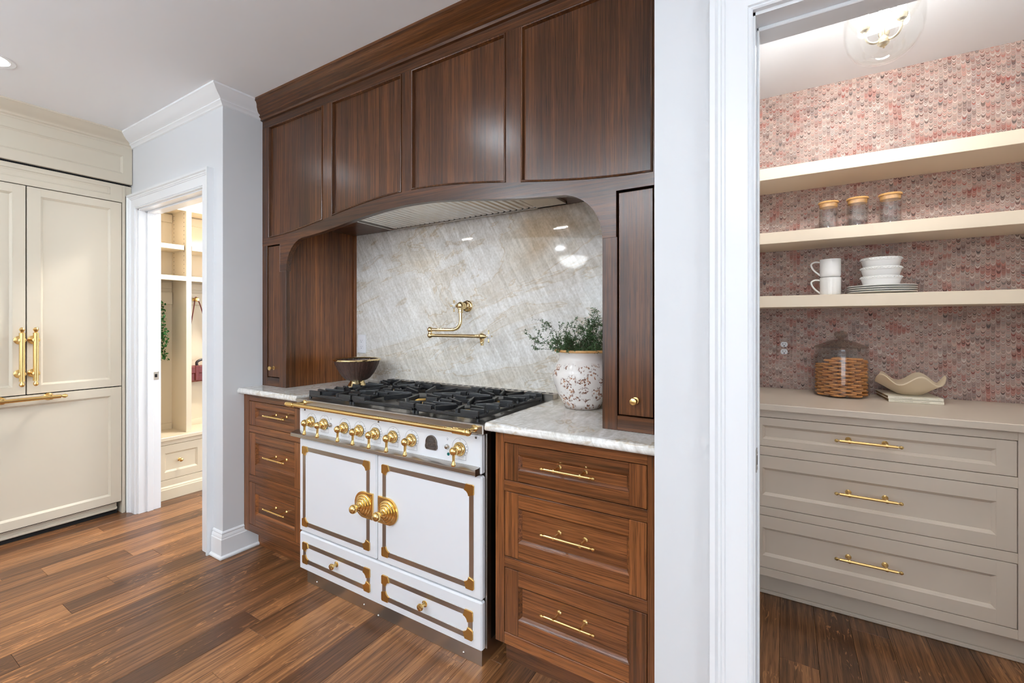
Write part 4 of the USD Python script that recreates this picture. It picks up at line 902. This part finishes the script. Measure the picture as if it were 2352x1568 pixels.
# ------------------------------------------------------------------ bowl and crock on the counter
bx, by, bz = -2.116, 1.75, CT
bw = thing('pedestal_bowl', 'dark wooden fluted bowl with brass rim on a brass foot left of the range', 'bowl', (bx, by, bz))
RB = 0.131
flute = lambda th, p: 1 - 0.022 * (1 - abs(math.sin(th * 12))) ** 3 * np.ones(len(p))
part(bw, 'bowl', MB().lathe([(0.036, 0.030), (0.055, 0.034), (0.074, 0.047), (0.092, 0.070), (0.108, 0.098), (0.121, 0.126), (RB - 0.003, 0.150), (RB - 0.009, 0.150), (0.112, 0.126), (0.098, 0.098), (0.08, 0.070), (0.05, 0.046), (0.0, 0.040), (0.0, 0.030), (0.036, 0.030)], (bx, by, bz), n=192, mod=flute), 'bowl_wood', smooth=25)
part(bw, 'rim', MB().lathe([(RB - 0.010, 0.146), (RB, 0.146), (RB + 0.003, 0.150), (RB + 0.001, 0.155), (RB - 0.005, 0.157), (RB - 0.012, 0.154), (RB - 0.010, 0.146)], (bx, by, bz), n=64), 'brass_pale')
part(bw, 'foot', MB().lathe([(0, 0), (0.051, 0), (0.052, 0.003), (0.049, 0.006), (0.043, 0.016), (0.038, 0.026), (0.037, 0.034), (0, 0.034)], (bx, by, bz), n=48), 'brass_pale')

cx, cy = -0.742, 1.800
cr = thing('crock_planter', 'white and brown flowered crock with a wispy green herb right of the range', 'planter', (cx, cy, CT))
part(cr, 'crock', MB().lathe([(0, 0), (0.070, 0), (0.075, 0.004), (0.088, 0.030), (0.108, 0.068), (0.122, 0.105), (0.128, 0.135), (0.125, 0.160), (0.114, 0.185), (0.101, 0.203), (0.097, 0.215), (0.101, 0.228), (0.112, 0.240), (0.106, 0.241), (0.092, 0.226), (0.090, 0.21), (0.105, 0.18), (0.11, 0.13), (0.06, 0.02), (0, 0.02)], (cx, cy, CT), n=56), 'crock_glaze', smooth=40)
part(cr, 'rim', MB().lathe([(0.108, 0.239), (0.117, 0.239), (0.1215, 0.243), (0.120, 0.248), (0.113, 0.250), (0.104, 0.248), (0.100, 0.242), (0.108, 0.239)], (cx, cy, CT), n=56), 'bamboo', label='bare tan clay rim')
part(cr, 'soil', MB().lathe([(0, 0.205), (0.094, 0.205), (0.094, 0.215), (0, 0.222)], (cx, cy, CT), n=24), 'soil')
r2 = np.random.default_rng(11)
stems, leaves_v, leaves_f = MB(), [], []
def leaf(p, d, L, W):
    d = d / (np.linalg.norm(d) + 1e-9); a = np.cross(d, r2.normal(size=3)); a /= np.linalg.norm(a) + 1e-9; nrm = np.cross(d, a)
    k = len(leaves_v)
    leaves_v.extend([p, p + d * L * 0.5 + a * W / 2 + nrm * W * 0.15, p + d * L, p + d * L * 0.5 - a * W / 2 + nrm * W * 0.15])
    leaves_f.extend([[k, k + 1, k + 2], [k, k + 2, k + 3]])
def sprig(base, d, L, nseg, depth, lw):
    p = np.array(base, float); pts = [p]; d = np.array(d, float)
    for i in range(nseg):
        d = d + r2.normal(size=3) * 0.30 + np.array([0, 0, 0.06]); d /= np.linalg.norm(d)
        q = p + d * L / nseg
        q[0] = min(q[0], JR - 0.012); q[1] = min(q[1], YS - 0.012); q[2] = max(q[2], CT + 0.245 if np.hypot(q[0] - cx, q[1] - cy) > 0.09 else CT + 0.2)
        p = q; pts.append(p)
        for _ in range(3): leaf(p - d * L / nseg * r2.uniform(0, 1), d * 0.6 + r2.normal(size=3) * 0.6, r2.uniform(0.007, 0.013), r2.uniform(0.0025, 0.0042))
        if depth and r2.random() < 0.55: sprig(p, d + r2.normal(size=3) * 0.8, L * r2.uniform(0.28, 0.5), 5, depth - 1, lw * 0.6)
    stems.tube(np.array(pts), np.linspace(lw, lw * 0.4, len(pts)), 4, caps=False)
TIPS = [(-0.19, -0.02, 0.075, 0.19), (-0.17, 0.03, 0.10, 0.17), (-0.10, 0.02, 0.17, 0.18), (-0.06, -0.03, 0.20, 0.20), (-0.03, 0.04, 0.19, 0.20), (0.02, 0.0, 0.22, 0.19), (0.05, -0.03, 0.16, 0.17), (0.10, 0.02, 0.17, 0.17), (0.13, -0.02, 0.13, 0.17), (0.07, 0.05, 0.10, 0.15),
        (-0.12, -0.04, 0.06, 0.15), (-0.05, 0.05, 0.10, 0.14), (0.03, -0.06, 0.08, 0.14), (0.12, 0.04, 0.07, 0.15), (-0.15, 0.0, 0.04, 0.16), (0.0, 0.02, 0.12, 0.15), (-0.08, -0.06, 0.09, 0.14), (0.09, -0.05, 0.09, 0.14)]
for tx, ty, tz, L in TIPS:
    for _ in range(2):
        sprig((cx + tx * 0.35 + r2.normal() * 0.012, cy + ty * 0.35 + r2.normal() * 0.012, CT + 0.215), (tx, ty, tz), L * r2.uniform(0.8, 1.1), 9, 2, 0.0011)
part(cr, 'stems', stems, 'stem', kind='stuff', smooth=False)
part(cr, 'foliage', trimesh.Trimesh(np.array(leaves_v), np.array(leaves_f), process=False), 'leaf', kind='stuff', smooth=False, label='wispy green leaves')

# ------------------------------------------------------------------ mudroom cubbies
fr = LEFTF; LF, LB = -3.866, -4.125
lk = thing('mudroom_cubbies', 'cream mudroom locker unit with open cubbies above a drawer bench', 'shelving', (-3.86, 2.0, 0))
Y0, Y1 = 1.392, 2.62
divs = [(1.612, 1.648), (2.02, 2.056), (2.428, 2.464)]
part(lk, 'back_panel', MB(fr).box(Y0, Y1, 0.451, 2.50, LB, LB + 0.012), 'locker_paint')
for a, b in [(1.392, 1.41)] + divs + [(2.602, 2.62)]:
    part(lk, 'divider', MB(fr).box(a + (0.004 if b - a > 0.02 else 0), b - (0.004 if b - a > 0.02 else 0), 0.451, 2.49, LB + 0.012, LF - 0.004).box(a, b, 0.451, 2.49, LF - 0.02, LF, 0.001), 'locker_paint')
for z0, z1 in ((1.594, 1.630), (2.122, 2.156), (2.455, 2.50)):
    part(lk, 'shelf', MB(fr).box(Y0, Y1, z1 - 0.024, z1 - 0.002, LB + 0.01, LF - 0.003).box(Y0, Y1, z0, z1, LF - 0.02, LF - 0.0003, 0.001), 'locker_paint')
bays = [(1.41, 1.612)] + [(divs[i][1], divs[i + 1][0]) for i in range(2)] + [(divs[2][1], 2.602)]
for i, (a, b) in enumerate(bays):
    part(lk, 'adjustable_shelf', MB(fr).box(a + 0.003, b - 0.008 if i == 0 else b - 0.003, 1.828, 1.863, LB + 0.014, LF - 0.014 if i == 0 else LF - 0.001, 0.001), 'locker_paint')
    part(lk, 'hook_board', MB(fr).box(a, b, 1.423, 1.518, LB + 0.012, LB + 0.032, 0.002), 'locker_paint')
    for q in ((2.06, 2.122, 0.030), (1.545, 1.594, 0.024), (0.451, 0.497, 0.026)): part(lk, 'cleat', MB(fr).box(a, b, q[0], q[1], LB + 0.012, LB + q[2], 0.001), 'locker_paint')
pins = MB(fr)
for z in np.arange(1.66, 2.11, 0.032):
    for w in (LB + 0.045, LF - 0.045): pins.box(1.6155, 1.6163, z - 0.0028, z + 0.0028, w - 0.0028, w + 0.0028)
part(lk, 'shelf_pin_holes', pins, 'soil', kind='stuff')
part(lk, 'bench_seat', MB(fr).box(Y0, Y1, 0.425, 0.451, LB, -3.80, 0.003), 'locker_paint')
part(lk, 'bench_frame', MB(fr).box(Y0, Y1, 0.392, 0.425, -3.85, -3.822, 0.001).box(Y0, Y1, 0.09, 0.139, -3.85, -3.822, 0.001).box(Y0, 1.400, 0.1, 0.41, -3.85, -3.822).box(1.727, 1.76, 0.1, 0.41, -3.85, -3.822, 0.001).box(2.09, 2.12, 0.1, 0.41, -3.85, -3.822, 0.001).box(Y0, Y1, 0.05, 0.4, LB, -3.86), 'locker_paint')
for a, b in ((1.4025, 1.7245), (1.7625, 2.0875), (2.1225, 2.60)):
    d = painted_door(lk, 'drawer', fr, (a, b, 0.1415, 0.3895), (a + 0.056, b - 0.056, 0.196, 0.332), -3.8225, 'locker_paint', t=0.02, depth=0.010)
    part(d, 'knob', knob_mb(fr, ((a + b) / 2 - 0.01, 0.268), -3.833, 0.0135, 0.03), 'brass_satin', label='round gold knob')
PLP = [(0, 0), (0.014, 0), (0.014, 0.072), (0.010, 0.078), (0.010, 0.083), (0.004, 0.092), (0, 0.094)]
part(lk, 'plinth', MB().mold([(-3.822, Y0, 0), (-3.822, Y1, 0)], [(u, o) for o, u in PLP], (0, 0, 1), side=-1), 'locker_paint')
def hook(y, z):
    h = MB(fr).lathe([(0, 0), (0.014, 0), (0.014, 0.003), (0.006, 0.008), (0.0055, 0.026), (0.010, 0.031), (0.0165, 0.040), (0.0175, 0.048), (0.013, 0.056), (0, 0.059)], (y, z, LB + 0.032), (0, 0, 1), 22)
    return part(lk, 'hook', h, 'brass', label='brass ball hook')
hook(1.763, 1.466); hook(1.90, 1.466); hook(2.24, 1.466); hook(1.472, 1.466)
# hanging trailing plant in the left cubby
hp = thing('hanging_plant', 'trailing green plant hanging in the left mudroom cubby', 'plant', (-4.03, 1.478, 1.46))
part(hp, 'basket', MB().lathe([(0, 0), (0.032, 0.002), (0.038, 0.03), (0.040, 0.07), (0.036, 0.07), (0.034, 0.03), (0, 0.012)], (-4.02, 1.472, 1.375), n=20), 'wicker')
leaves_v, leaves_f = [], []
vines = MB()
r2 = np.random.default_rng(5)
def round_leaf(p, s):
    d = r2.normal(size=3); d[2] -= 0.6; d /= np.linalg.norm(d); a = np.cross(d, [1.0, 0.3, 0.2]); a /= np.linalg.norm(a); b = np.cross(d, a)
    k = len(leaves_v); n = 7
    leaves_v.append(p)
    for i in range(n):
        t = 2 * math.pi * i / n; leaves_v.append(p + s * (math.cos(t) * a + math.sin(t) * b * 0.85 + 0.18 * d * math.cos(2 * t)))
    for i in range(n): leaves_f.append([k, k + 1 + i, k + 1 + (i + 1) % n])
for j in range(15):
    y, x = 1.472 + r2.normal() * 0.020, -4.02 + r2.normal() * 0.02; p = np.array([x, y, 1.44]); pts = [p]
    L = r2.uniform(0.16, 0.42) if j > 3 else r2.uniform(0.40, 0.48)
    drift = 0.075 if j in (1, 2) else r2.uniform(-0.01, 0.045)
    n = int(L / 0.014)
    for i in range(n):
        t = (i + 1) / n
        p = np.array([x + 0.03 * math.sin(t * 3 + j), y + drift * t ** 2 + 0.006 * math.sin(9 * t + j), 1.44 - L * t]); pts.append(p)
        for _ in range(2): round_leaf(p + r2.normal(size=3) * np.array([0.012, 0.009, 0.006]), r2.uniform(0.0065, 0.012))
    vines.tube(np.array(pts), 0.0012, 4, caps=False)
part(hp, 'vines', vines, 'stem', kind='stuff', smooth=False)
part(hp, 'foliage', trimesh.Trimesh(np.array(leaves_v), np.array(leaves_f), process=False), 'leaf_bright', kind='stuff', smooth=False, label='round bright green leaves')
# leather satchel hanging from the hook
hb = thing('satchel', 'dark red leather satchel hanging from a brass hook in the right mudroom cubby', 'bag', (-4.02, 1.79, 0.80))
y0, y1, zb, zt = 1.70, 1.93, 0.805, 0.932
part(hb, 'bag', MB(fr).box(y0, y1, zb, zt - 0.012, LB + 0.014, LB + 0.094, 0.012), 'leather')
part(hb, 'flap', MB(fr).box(y0 - 0.001, y1 + 0.001, zt - 0.062, zt, LB + 0.012, LB + 0.101, 0.008), 'leather')
for ya in (1.755, 1.875): part(hb, 'buckle_strap', MB(fr).box(ya - 0.014, ya + 0.014, zb + 0.012, zt + 0.003, LB + 0.06, LB + 0.105, 0.004), 'leather')
hy, hz, hx = 1.763, 1.470, LB + 0.032 + 0.030
part(hb, 'shoulder_strap', MB().tube(smoothpath([(hx - 0.012, 1.705, zt - 0.03), (hx - 0.005, 1.712, 1.05), (hx, 1.722, 1.22), (hx, 1.750, 1.42), (hx, 1.757, hz + 0.006), (hx, 1.763, hz + 0.012), (hx, 1.770, hz + 0.006), (hx, 1.80, 1.40), (hx, 1.86, 1.15), (hx - 0.01, 1.925, zt - 0.03)], 6), 0.0042, 8), 'leather')
part(hb, 'strap_buckle', MB().box(hx - 0.004, hx + 0.006, 1.714, 1.726, 1.205, 1.245, 0.002), 'dark_leather')
part(hb, 'top_handle', MB().tube(smoothpath([(hx + 0.01, 1.765, zt), (hx + 0.012, 1.765, zt + 0.030), (hx + 0.012, 1.80, zt + 0.048), (hx + 0.012, 1.85, zt + 0.046), (hx + 0.012, 1.875, zt + 0.028), (hx + 0.01, 1.875, zt)], 6), 0.010, 10), 'dark_leather', label='black leather top handle')

# ------------------------------------------------------------------ pantry: base cabinet, counter, shelves
fr = HOODF; PF = -2.37
X0, X1 = XB + 0.122, 1.248
pc = thing('pantry_cabinet', 'taupe pantry base cabinet with three wide drawers', 'cabinet', (0.3, 2.37, 0))
d0, d1, g = -0.142, 0.7295, 0.0022
part(pc, 'face_frame', MB(fr).box(X0, d0 - g, 0.112, 0.878, PF - 0.02, PF, 0.001).box(d1 + g, X1, 0.112, 0.878, PF - 0.02, PF, 0.001).box(d0 - g, d1 + g, 0.112, 0.148, PF - 0.02, PF - 0.0003, 0.001).box(d0 - g, d1 + g, 0.391, 0.429, PF - 0.02, PF - 0.0003, 0.001).box(d0 - g, d1 + g, 0.668, 0.708, PF - 0.02, PF - 0.0003, 0.001).box(d0 - g, d1 + g, 0.8435, 0.878, PF - 0.02, PF - 0.0003, 0.001), 'taupe_paint')
part(pc, 'carcass', MB(fr).box(X0 + 0.001, X1, 0.113, 0.877, -2.963, PF - 0.03), 'black_gap')
part(pc, 'toe_kick', MB(fr).box(X0, X1, 0.0, 0.113, -2.46, -2.44).box(X0, X1, 0.0, 0.016, -2.44, -2.428, 0.003), 'taupe_paint')
for (a, b), (c, d), hz in zip([(0.1502, 0.3888), (0.4312, 0.6658), (0.7102, 0.8413)], [(0.2055, 0.3315), (0.4845, 0.608), (0.743, 0.8045)], (0.2775, 0.5535, 0.778)):
    n = painted_door(pc, 'drawer', fr, (d0, d1, a, b), (-0.087, 0.674, c, d), PF - 0.0005, 'taupe_paint', depth=0.011)
    part(n, 'handle', bar_pull(fr, 0, (0.2925, hz), 0.226, 0.061, PF - 0.0115, stand=0.046, r=0.0055, knob=0.0072), 'brass_satin', label='slim gold bar pull')
single('countertop', MB().box(X0, X1, 2.345, 2.964, 0.878, 0.907, 0.0025), 'taupe_paint', 'taupe painted pantry countertop under the cookie jar and books', 'countertop')
for z0, z1, lb in ((2.014, 2.074, 'cream floating pantry shelf, the empty top one below the ceiling lamp'), (1.683, 1.741, 'cream floating pantry shelf holding three lidded glass jars'), (1.356, 1.4145, 'cream floating pantry shelf holding the stacked mugs and plates')):
    single('shelf', MB().box(X0, X1, 2.66, 2.964, z0, z1, 0.0015), 'shelf_paint', lb, 'shelf')

# storage jars with bamboo lids
def jar(x, y, z, R, H, label):
    t = thing('storage_jar', label, 'jar', (x, y, z))
    part(t, 'glass', MB().lathe([(0, 0.0005), (R - 0.006, 0.0005), (R, 0.006), (R, H - 0.010), (R - 0.0025, H - 0.010), (R - 0.0025, 0.007), (R - 0.008, 0.004), (0, 0.004)], (x, y, z), n=40), 'thin_glass')
    part(t, 'lid', MB().lathe([(0, H - 0.028), (R - 0.005, H - 0.028), (R - 0.004, H - 0.018), (R - 0.0045, H - 0.0165), (R - 0.0035, H - 0.013), (R - 0.004, H - 0.0095), (R + 0.001, H - 0.009), (R + 0.002, H - 0.004), (R, H), (0, H)], (x, y, z), n=40), 'bamboo', label='bamboo lid')
jar(0.191, 2.80, 1.741, 0.0425, 0.153, 'clear glass jar with bamboo lid, leftmost of the three on the shelf')
jar(0.309, 2.80, 1.741, 0.0435, 0.156, 'clear glass jar with bamboo lid, middle of the three on the shelf')
jar(0.4355, 2.80, 1.741, 0.0445, 0.158, 'clear glass jar with bamboo lid, rightmost of the three on the shelf')
# mugs
def mug(z, label):
    x, y, R, H = 0.1985, 2.80, 0.0455, 0.0925
    t = thing('mug', label, 'mug', (x, y, z))
    part(t, 'cup', MB().lathe([(0, 0), (R - 0.010, 0), (R - 0.005, 0.002), (R - 0.0012, 0.009), (R - 0.0006, 0.02), (R, H), (R - 0.003, H + 0.0006), (R - 0.0036, 0.010), (R - 0.010, 0.004), (0, 0.004)], (x, y, z), n=40), 'porcelain', smooth=40)
    hp_ = smoothpath([(x - R + 0.003, y, z + 0.080), (x - R - 0.018, y, z + 0.083), (x - R - 0.034, y, z + 0.074), (x - R - 0.034, y, z + 0.060), (x - R - 0.022, y, z + 0.038), (x - R + 0.003, y, z + 0.013)], 6)
    part(t, 'handle', MB().tube(hp_, 0.0042, 10), 'porcelain')
mug(1.4145, 'white mug on the pantry shelf, the lower of the two stacked')
mug(1.4145 + 0.0928, 'white mug stacked on top of the other mug')
# plates and bowls
PX, PY = 0.402, 2.812
for i, w in enumerate(('bottom plate', 'second plate from the bottom', 'third plate from the bottom', 'top plate')):
    z = 1.4145 + i * 0.0098
    single('dinner_plate', MB().lathe([(0, 0), (0.085, 0), (0.090, 0.0025), (0.128, 0.0085), (0.1345, 0.0105), (0.135, 0.0125), (0.133, 0.0135), (0.126, 0.012), (0.092, 0.0062), (0.085, 0.004), (0, 0.0036)], (PX, PY, z), n=56), 'porcelain', f'white dinner plate, {w} of the stack under the beaded bowls', 'plate', 'white plates on the pantry shelf', smooth=40)
def bowl(z, label):
    t = thing('beaded_bowl', label, 'bowl', (PX, PY, z), 'white bowls on the pantry shelf')
    part(t, 'bowl', MB().lathe([(0, 0), (0.058, 0), (0.064, 0.003), (0.071, 0.018), (0.0765, 0.036), (0.0782, 0.042), (0.0800, 0.0435), (0.0788, 0.045), (0.0800, 0.0515), (0.0805, 0.0545), (0.0785, 0.056), (0.0755, 0.0545), (0.073, 0.04), (0.064, 0.012), (0.055, 0.006), (0, 0.0055)], (PX, PY, z), n=56), 'porcelain', smooth=35)
    b = MB()
    for i in range(36): b.ball((PX + 0.0803 * math.cos(i * math.pi / 18), PY + 0.0803 * math.sin(i * math.pi / 18), z + 0.0488), 0.0031, sub=1)
    part(t, 'bead_row', b, 'porcelain', smooth=True)
zb0 = 1.4145 + 3 * 0.0098 + 0.0042
for i, w in enumerate(('bottom', 'middle', 'top')): bowl(zb0 + i * 0.0445, f'white bowl with beaded rim, {w} of the three stacked on the plates')

# cookie jar and the crackers in it
jx, jy, jz = 0.2425, 2.805, 0.9072
RJ = 0.1165
cj = thing('cookie_jar', 'large clear glass cookie jar with domed knob lid on the pantry counter', 'jar', (jx, jy, jz))
part(cj, 'glass', MB().lathe([(0, 0.001), (RJ - 0.014, 0.001), (RJ - 0.004, 0.007), (RJ, 0.018), (RJ, 0.200), (RJ - 0.004, 0.214), (RJ - 0.010, 0.222), (RJ - 0.010, 0.236), (RJ - 0.006, 0.240), (RJ - 0.009, 0.243), (RJ - 0.014, 0.240), (RJ - 0.014, 0.222), (RJ - 0.0045, 0.200), (RJ - 0.0045, 0.018), (RJ - 0.016, 0.006), (0, 0.006)], (jx, jy, jz), n=64), 'thin_glass', smooth=40)
part(cj, 'lid', MB().lathe([(0, 0.2445), (RJ - 0.016, 0.2445), (RJ - 0.004, 0.2455), (RJ - 0.003, 0.2500), (RJ - 0.008, 0.2525), (0.085, 0.262), (0.055, 0.276), (0.035, 0.283), (0.014, 0.285), (0.012, 0.288), (0.020, 0.294), (0.028, 0.304), (0.029, 0.313), (0.023, 0.323), (0.012, 0.328), (0, 0.329)], (jx, jy, jz), n=64), 'smoked_glass', smooth=35, label='domed glass lid with round knob')
r3 = np.random.default_rng(3)
RC, TC = 0.0335, 0.0086
ck0 = None
layers = 21
for L in range(layers):
    ring = 7; rr = RJ - 0.0065 - RC
    top = L >= layers - 4
    for k in range(ring + (1 if L > layers - 6 else 0)):
        if k < ring:
            a = 2 * math.pi * (k + 0.5 * (L % 2) + 0.12 * math.sin(L * 1.7)) / ring
            if top and (math.cos(a + 1.9 + 0.3 * L) < (L - layers + 4) * 0.42 - 0.55): continue
            x, y = jx + rr * math.cos(a), jy + rr * math.sin(a)
        else: x, y = jx + r3.normal() * 0.01, jy - 0.02
        z = jz + 0.0075 + L * (TC + 0.0004)
        if ck0 is None:
            ck0 = thing('cracker', 'round golden cracker stacked inside the glass cookie jar', 'cracker', (x, y, z), 'crackers in the cookie jar')
            part(ck0, 'biscuit', MB().lathe([(0, 0), (RC * 0.93, 0.0003), (RC, 0.003), (RC, 0.0055), (RC * 0.93, 0.0082), (0, 0.0078)], (x, y, z), n=24, mod=lambda th, p: 1 + 0.012 * math.sin(th * 12) * np.ones(len(p))), 'cracker', smooth=35)
        else: copy_of(ck0, (x, y, z), rotz=float(r3.uniform(0, 360)))

# books and wavy dish
def book(z, th, dx, rot, label, n):
    o = np.array([0.5035 + dx, 2.832, z]); T = trimesh.transformations.translation_matrix(o) @ trimesh.transformations.rotation_matrix(rot, [0, 0, 1])
    t = thing('cookbook', label, 'book', o)
    w, d = 0.0985, 0.112
    part(t, 'cover', MB(T).box(-w, w, -d, d, 0, 0.0018, 0.0006).box(-w, w, -d, d, th - 0.0018, th, 0.0006).box(-w, w, -d, -d + 0.0018, 0, th, 0.0006), 'paper_cover')
    part(t, 'pages', MB(T).box(-w + 0.003, w - 0.003, -d + 0.001, d - 0.003, 0.0017, th - 0.0017), 'page_edge')
    TT = T @ np.array([[1, 0, 0, 0], [0, 0, -1, -d], [0, 1, 0, 0], [0, 0, 0, 1.0]])
    for s, x0, h in (('community chocolate', -w + 0.022, 0.0042), ('mackinley', 0.018, 0.0036), ('111', w - 0.020, 0.003)):
        m = meshkit.text_mesh(s, h, 0.0003, bold=False); wd = m.bounds[1][0] - m.bounds[0][0]
        tgt = {'community chocolate': 0.066, 'mackinley': 0.030}.get(s, wd); m.apply_transform(np.diag([tgt / wd, 1, 1, 1])); m.apply_translation((x0, th / 2 - h / 2, 0.0))
        part(t, 'lettering', MB(TT).add(m), 'ink', smooth=False)
book(0.9072, 0.0142, 0.002, 0.075, 'thin cream cookbook lying on the pantry counter, the lower of two', 0)
book(0.9072 + 0.0144, 0.0142, -0.0005, 0.078, 'thin cream cookbook on top of the other, under the wavy dish', 1)
wz = 0.9072 + 0.0290
wd = []
nth, nr = 96, 22
wx, wyc = 0.506, 2.812
def wave(th): return math.cos(5 * th + 0.7) 
outer, inner = [], []
for s in np.linspace(0, 1, nr):
    for lst, off in ((outer, 0.0), (inner, 0.0045)):
        L = []
        for th in np.linspace(0, 2 * np.pi, nth, endpoint=False):
            r = 0.040 + (0.126 - 0.040) * s ** 1.0 * (1 + 0.05 * s * wave(th + 0.3)) - (off * 0.4)
            z = 0.072 * s ** 1.25 + 0.021 * s ** 2.2 * wave(th) + off
            L.append((wx + r * math.cos(th), wyc + r * math.sin(th), wz + z))
        lst.append(L)
base0 = [(wx, wyc, wz)] * nth; base1 = [(wx, wyc, wz + 0.0045)] * nth
m = MB().loft([base0] + outer + inner[::-1] + [base1]).mesh(); m.merge_vertices(); m.update_faces(m.nondegenerate_faces())
single('wavy_dish', MB().add(m), 'cream_ceramic', 'cream ceramic dish with a wavy rim, standing on two cookbooks', 'dish', smooth=60)

# pantry ceiling lamp: glass bell round a three-candle cluster
lx, ly = 0.2925, 2.00
pl = thing('pantry_ceiling_lamp', 'clear glass bell ceiling lamp with three candle bulbs in the pantry', 'ceiling lamp', (lx, ly, ZP))
lz = 2.184
part(pl, 'glass_shade', MB().lathe(np.array([(0, 0), (0.030, 0.002), (0.062, 0.012), (0.090, 0.033), (0.109, 0.064), (0.119, 0.100), (0.1215, 0.140), (0.1215, 0.270), (0.1185, 0.270), (0.1185, 0.140), (0.116, 0.101), (0.106, 0.066), (0.088, 0.036), (0.061, 0.0150), (0.030, 0.005), (0, 0.003)]) * (0.934, 1.0), (lx, ly, lz), n=72), 'shade_glass', smooth=40)
part(pl, 'ceiling_plate', MB().lathe([(0, 0), (0.070, 0), (0.070, -0.012), (0.055, -0.022), (0.012, -0.026), (0, -0.026)], (lx, ly, ZP), n=40).lathe([(0.110, 0), (0.118, 0), (0.118, 0.016), (0.110, 0.016)], (lx, ly, lz + 0.258), n=56).box(lx - 0.112, lx + 0.112, ly - 0.004, ly + 0.004, lz + 0.262, lz + 0.268), 'champagne')
part(pl, 'stem', MB().cyl((lx, ly, lz + 0.075), (lx, ly, ZP - 0.02), 0.0048, 14).lathe([(0, -0.014), (0.010, -0.013), (0.017, -0.006), (0.0185, 0.004), (0.015, 0.012), (0.008, 0.018), (0.005, 0.022), (0, 0.022)], (lx, ly, lz + 0.068), n=28), 'champagne')
for k, a in enumerate((math.radians(200), math.radians(320), math.radians(80))):
    d = np.array([math.cos(a), math.sin(a), 0]); o = np.array([lx, ly, lz])
    P = [o + d * 0.012 + (0, 0, 0.070), o + d * 0.030 + (0, 0, 0.066), o + d * 0.046 + (0, 0, 0.072), o + d * 0.055 + (0, 0, 0.088), o + d * 0.057 + (0, 0, 0.104)]
    ar = part(pl, 'arm', MB().tube(smoothpath(P, 6), 0.0042, 10), 'champagne')
    c = o + d * 0.057
    part(ar, 'cup', MB().lathe([(0, 0.102), (0.005, 0.102), (0.006, 0.106), (0.013, 0.112), (0.0165, 0.122), (0.0160, 0.128), (0, 0.128)], c, n=22), 'champagne')
    part(ar, 'candle_sleeve', MB().cyl(c + (0, 0, 0.126), c + (0, 0, 0.186), 0.0115, 18), 'porcelain')
    part(pl, 'bulb', MB().lathe([(0, 0.186), (0.008, 0.187), (0.0145, 0.205), (0.014, 0.218), (0.008, 0.236), (0.002, 0.248), (0, 0.249)], c, n=18), 'lamp_bulb', label='glowing candle bulb')
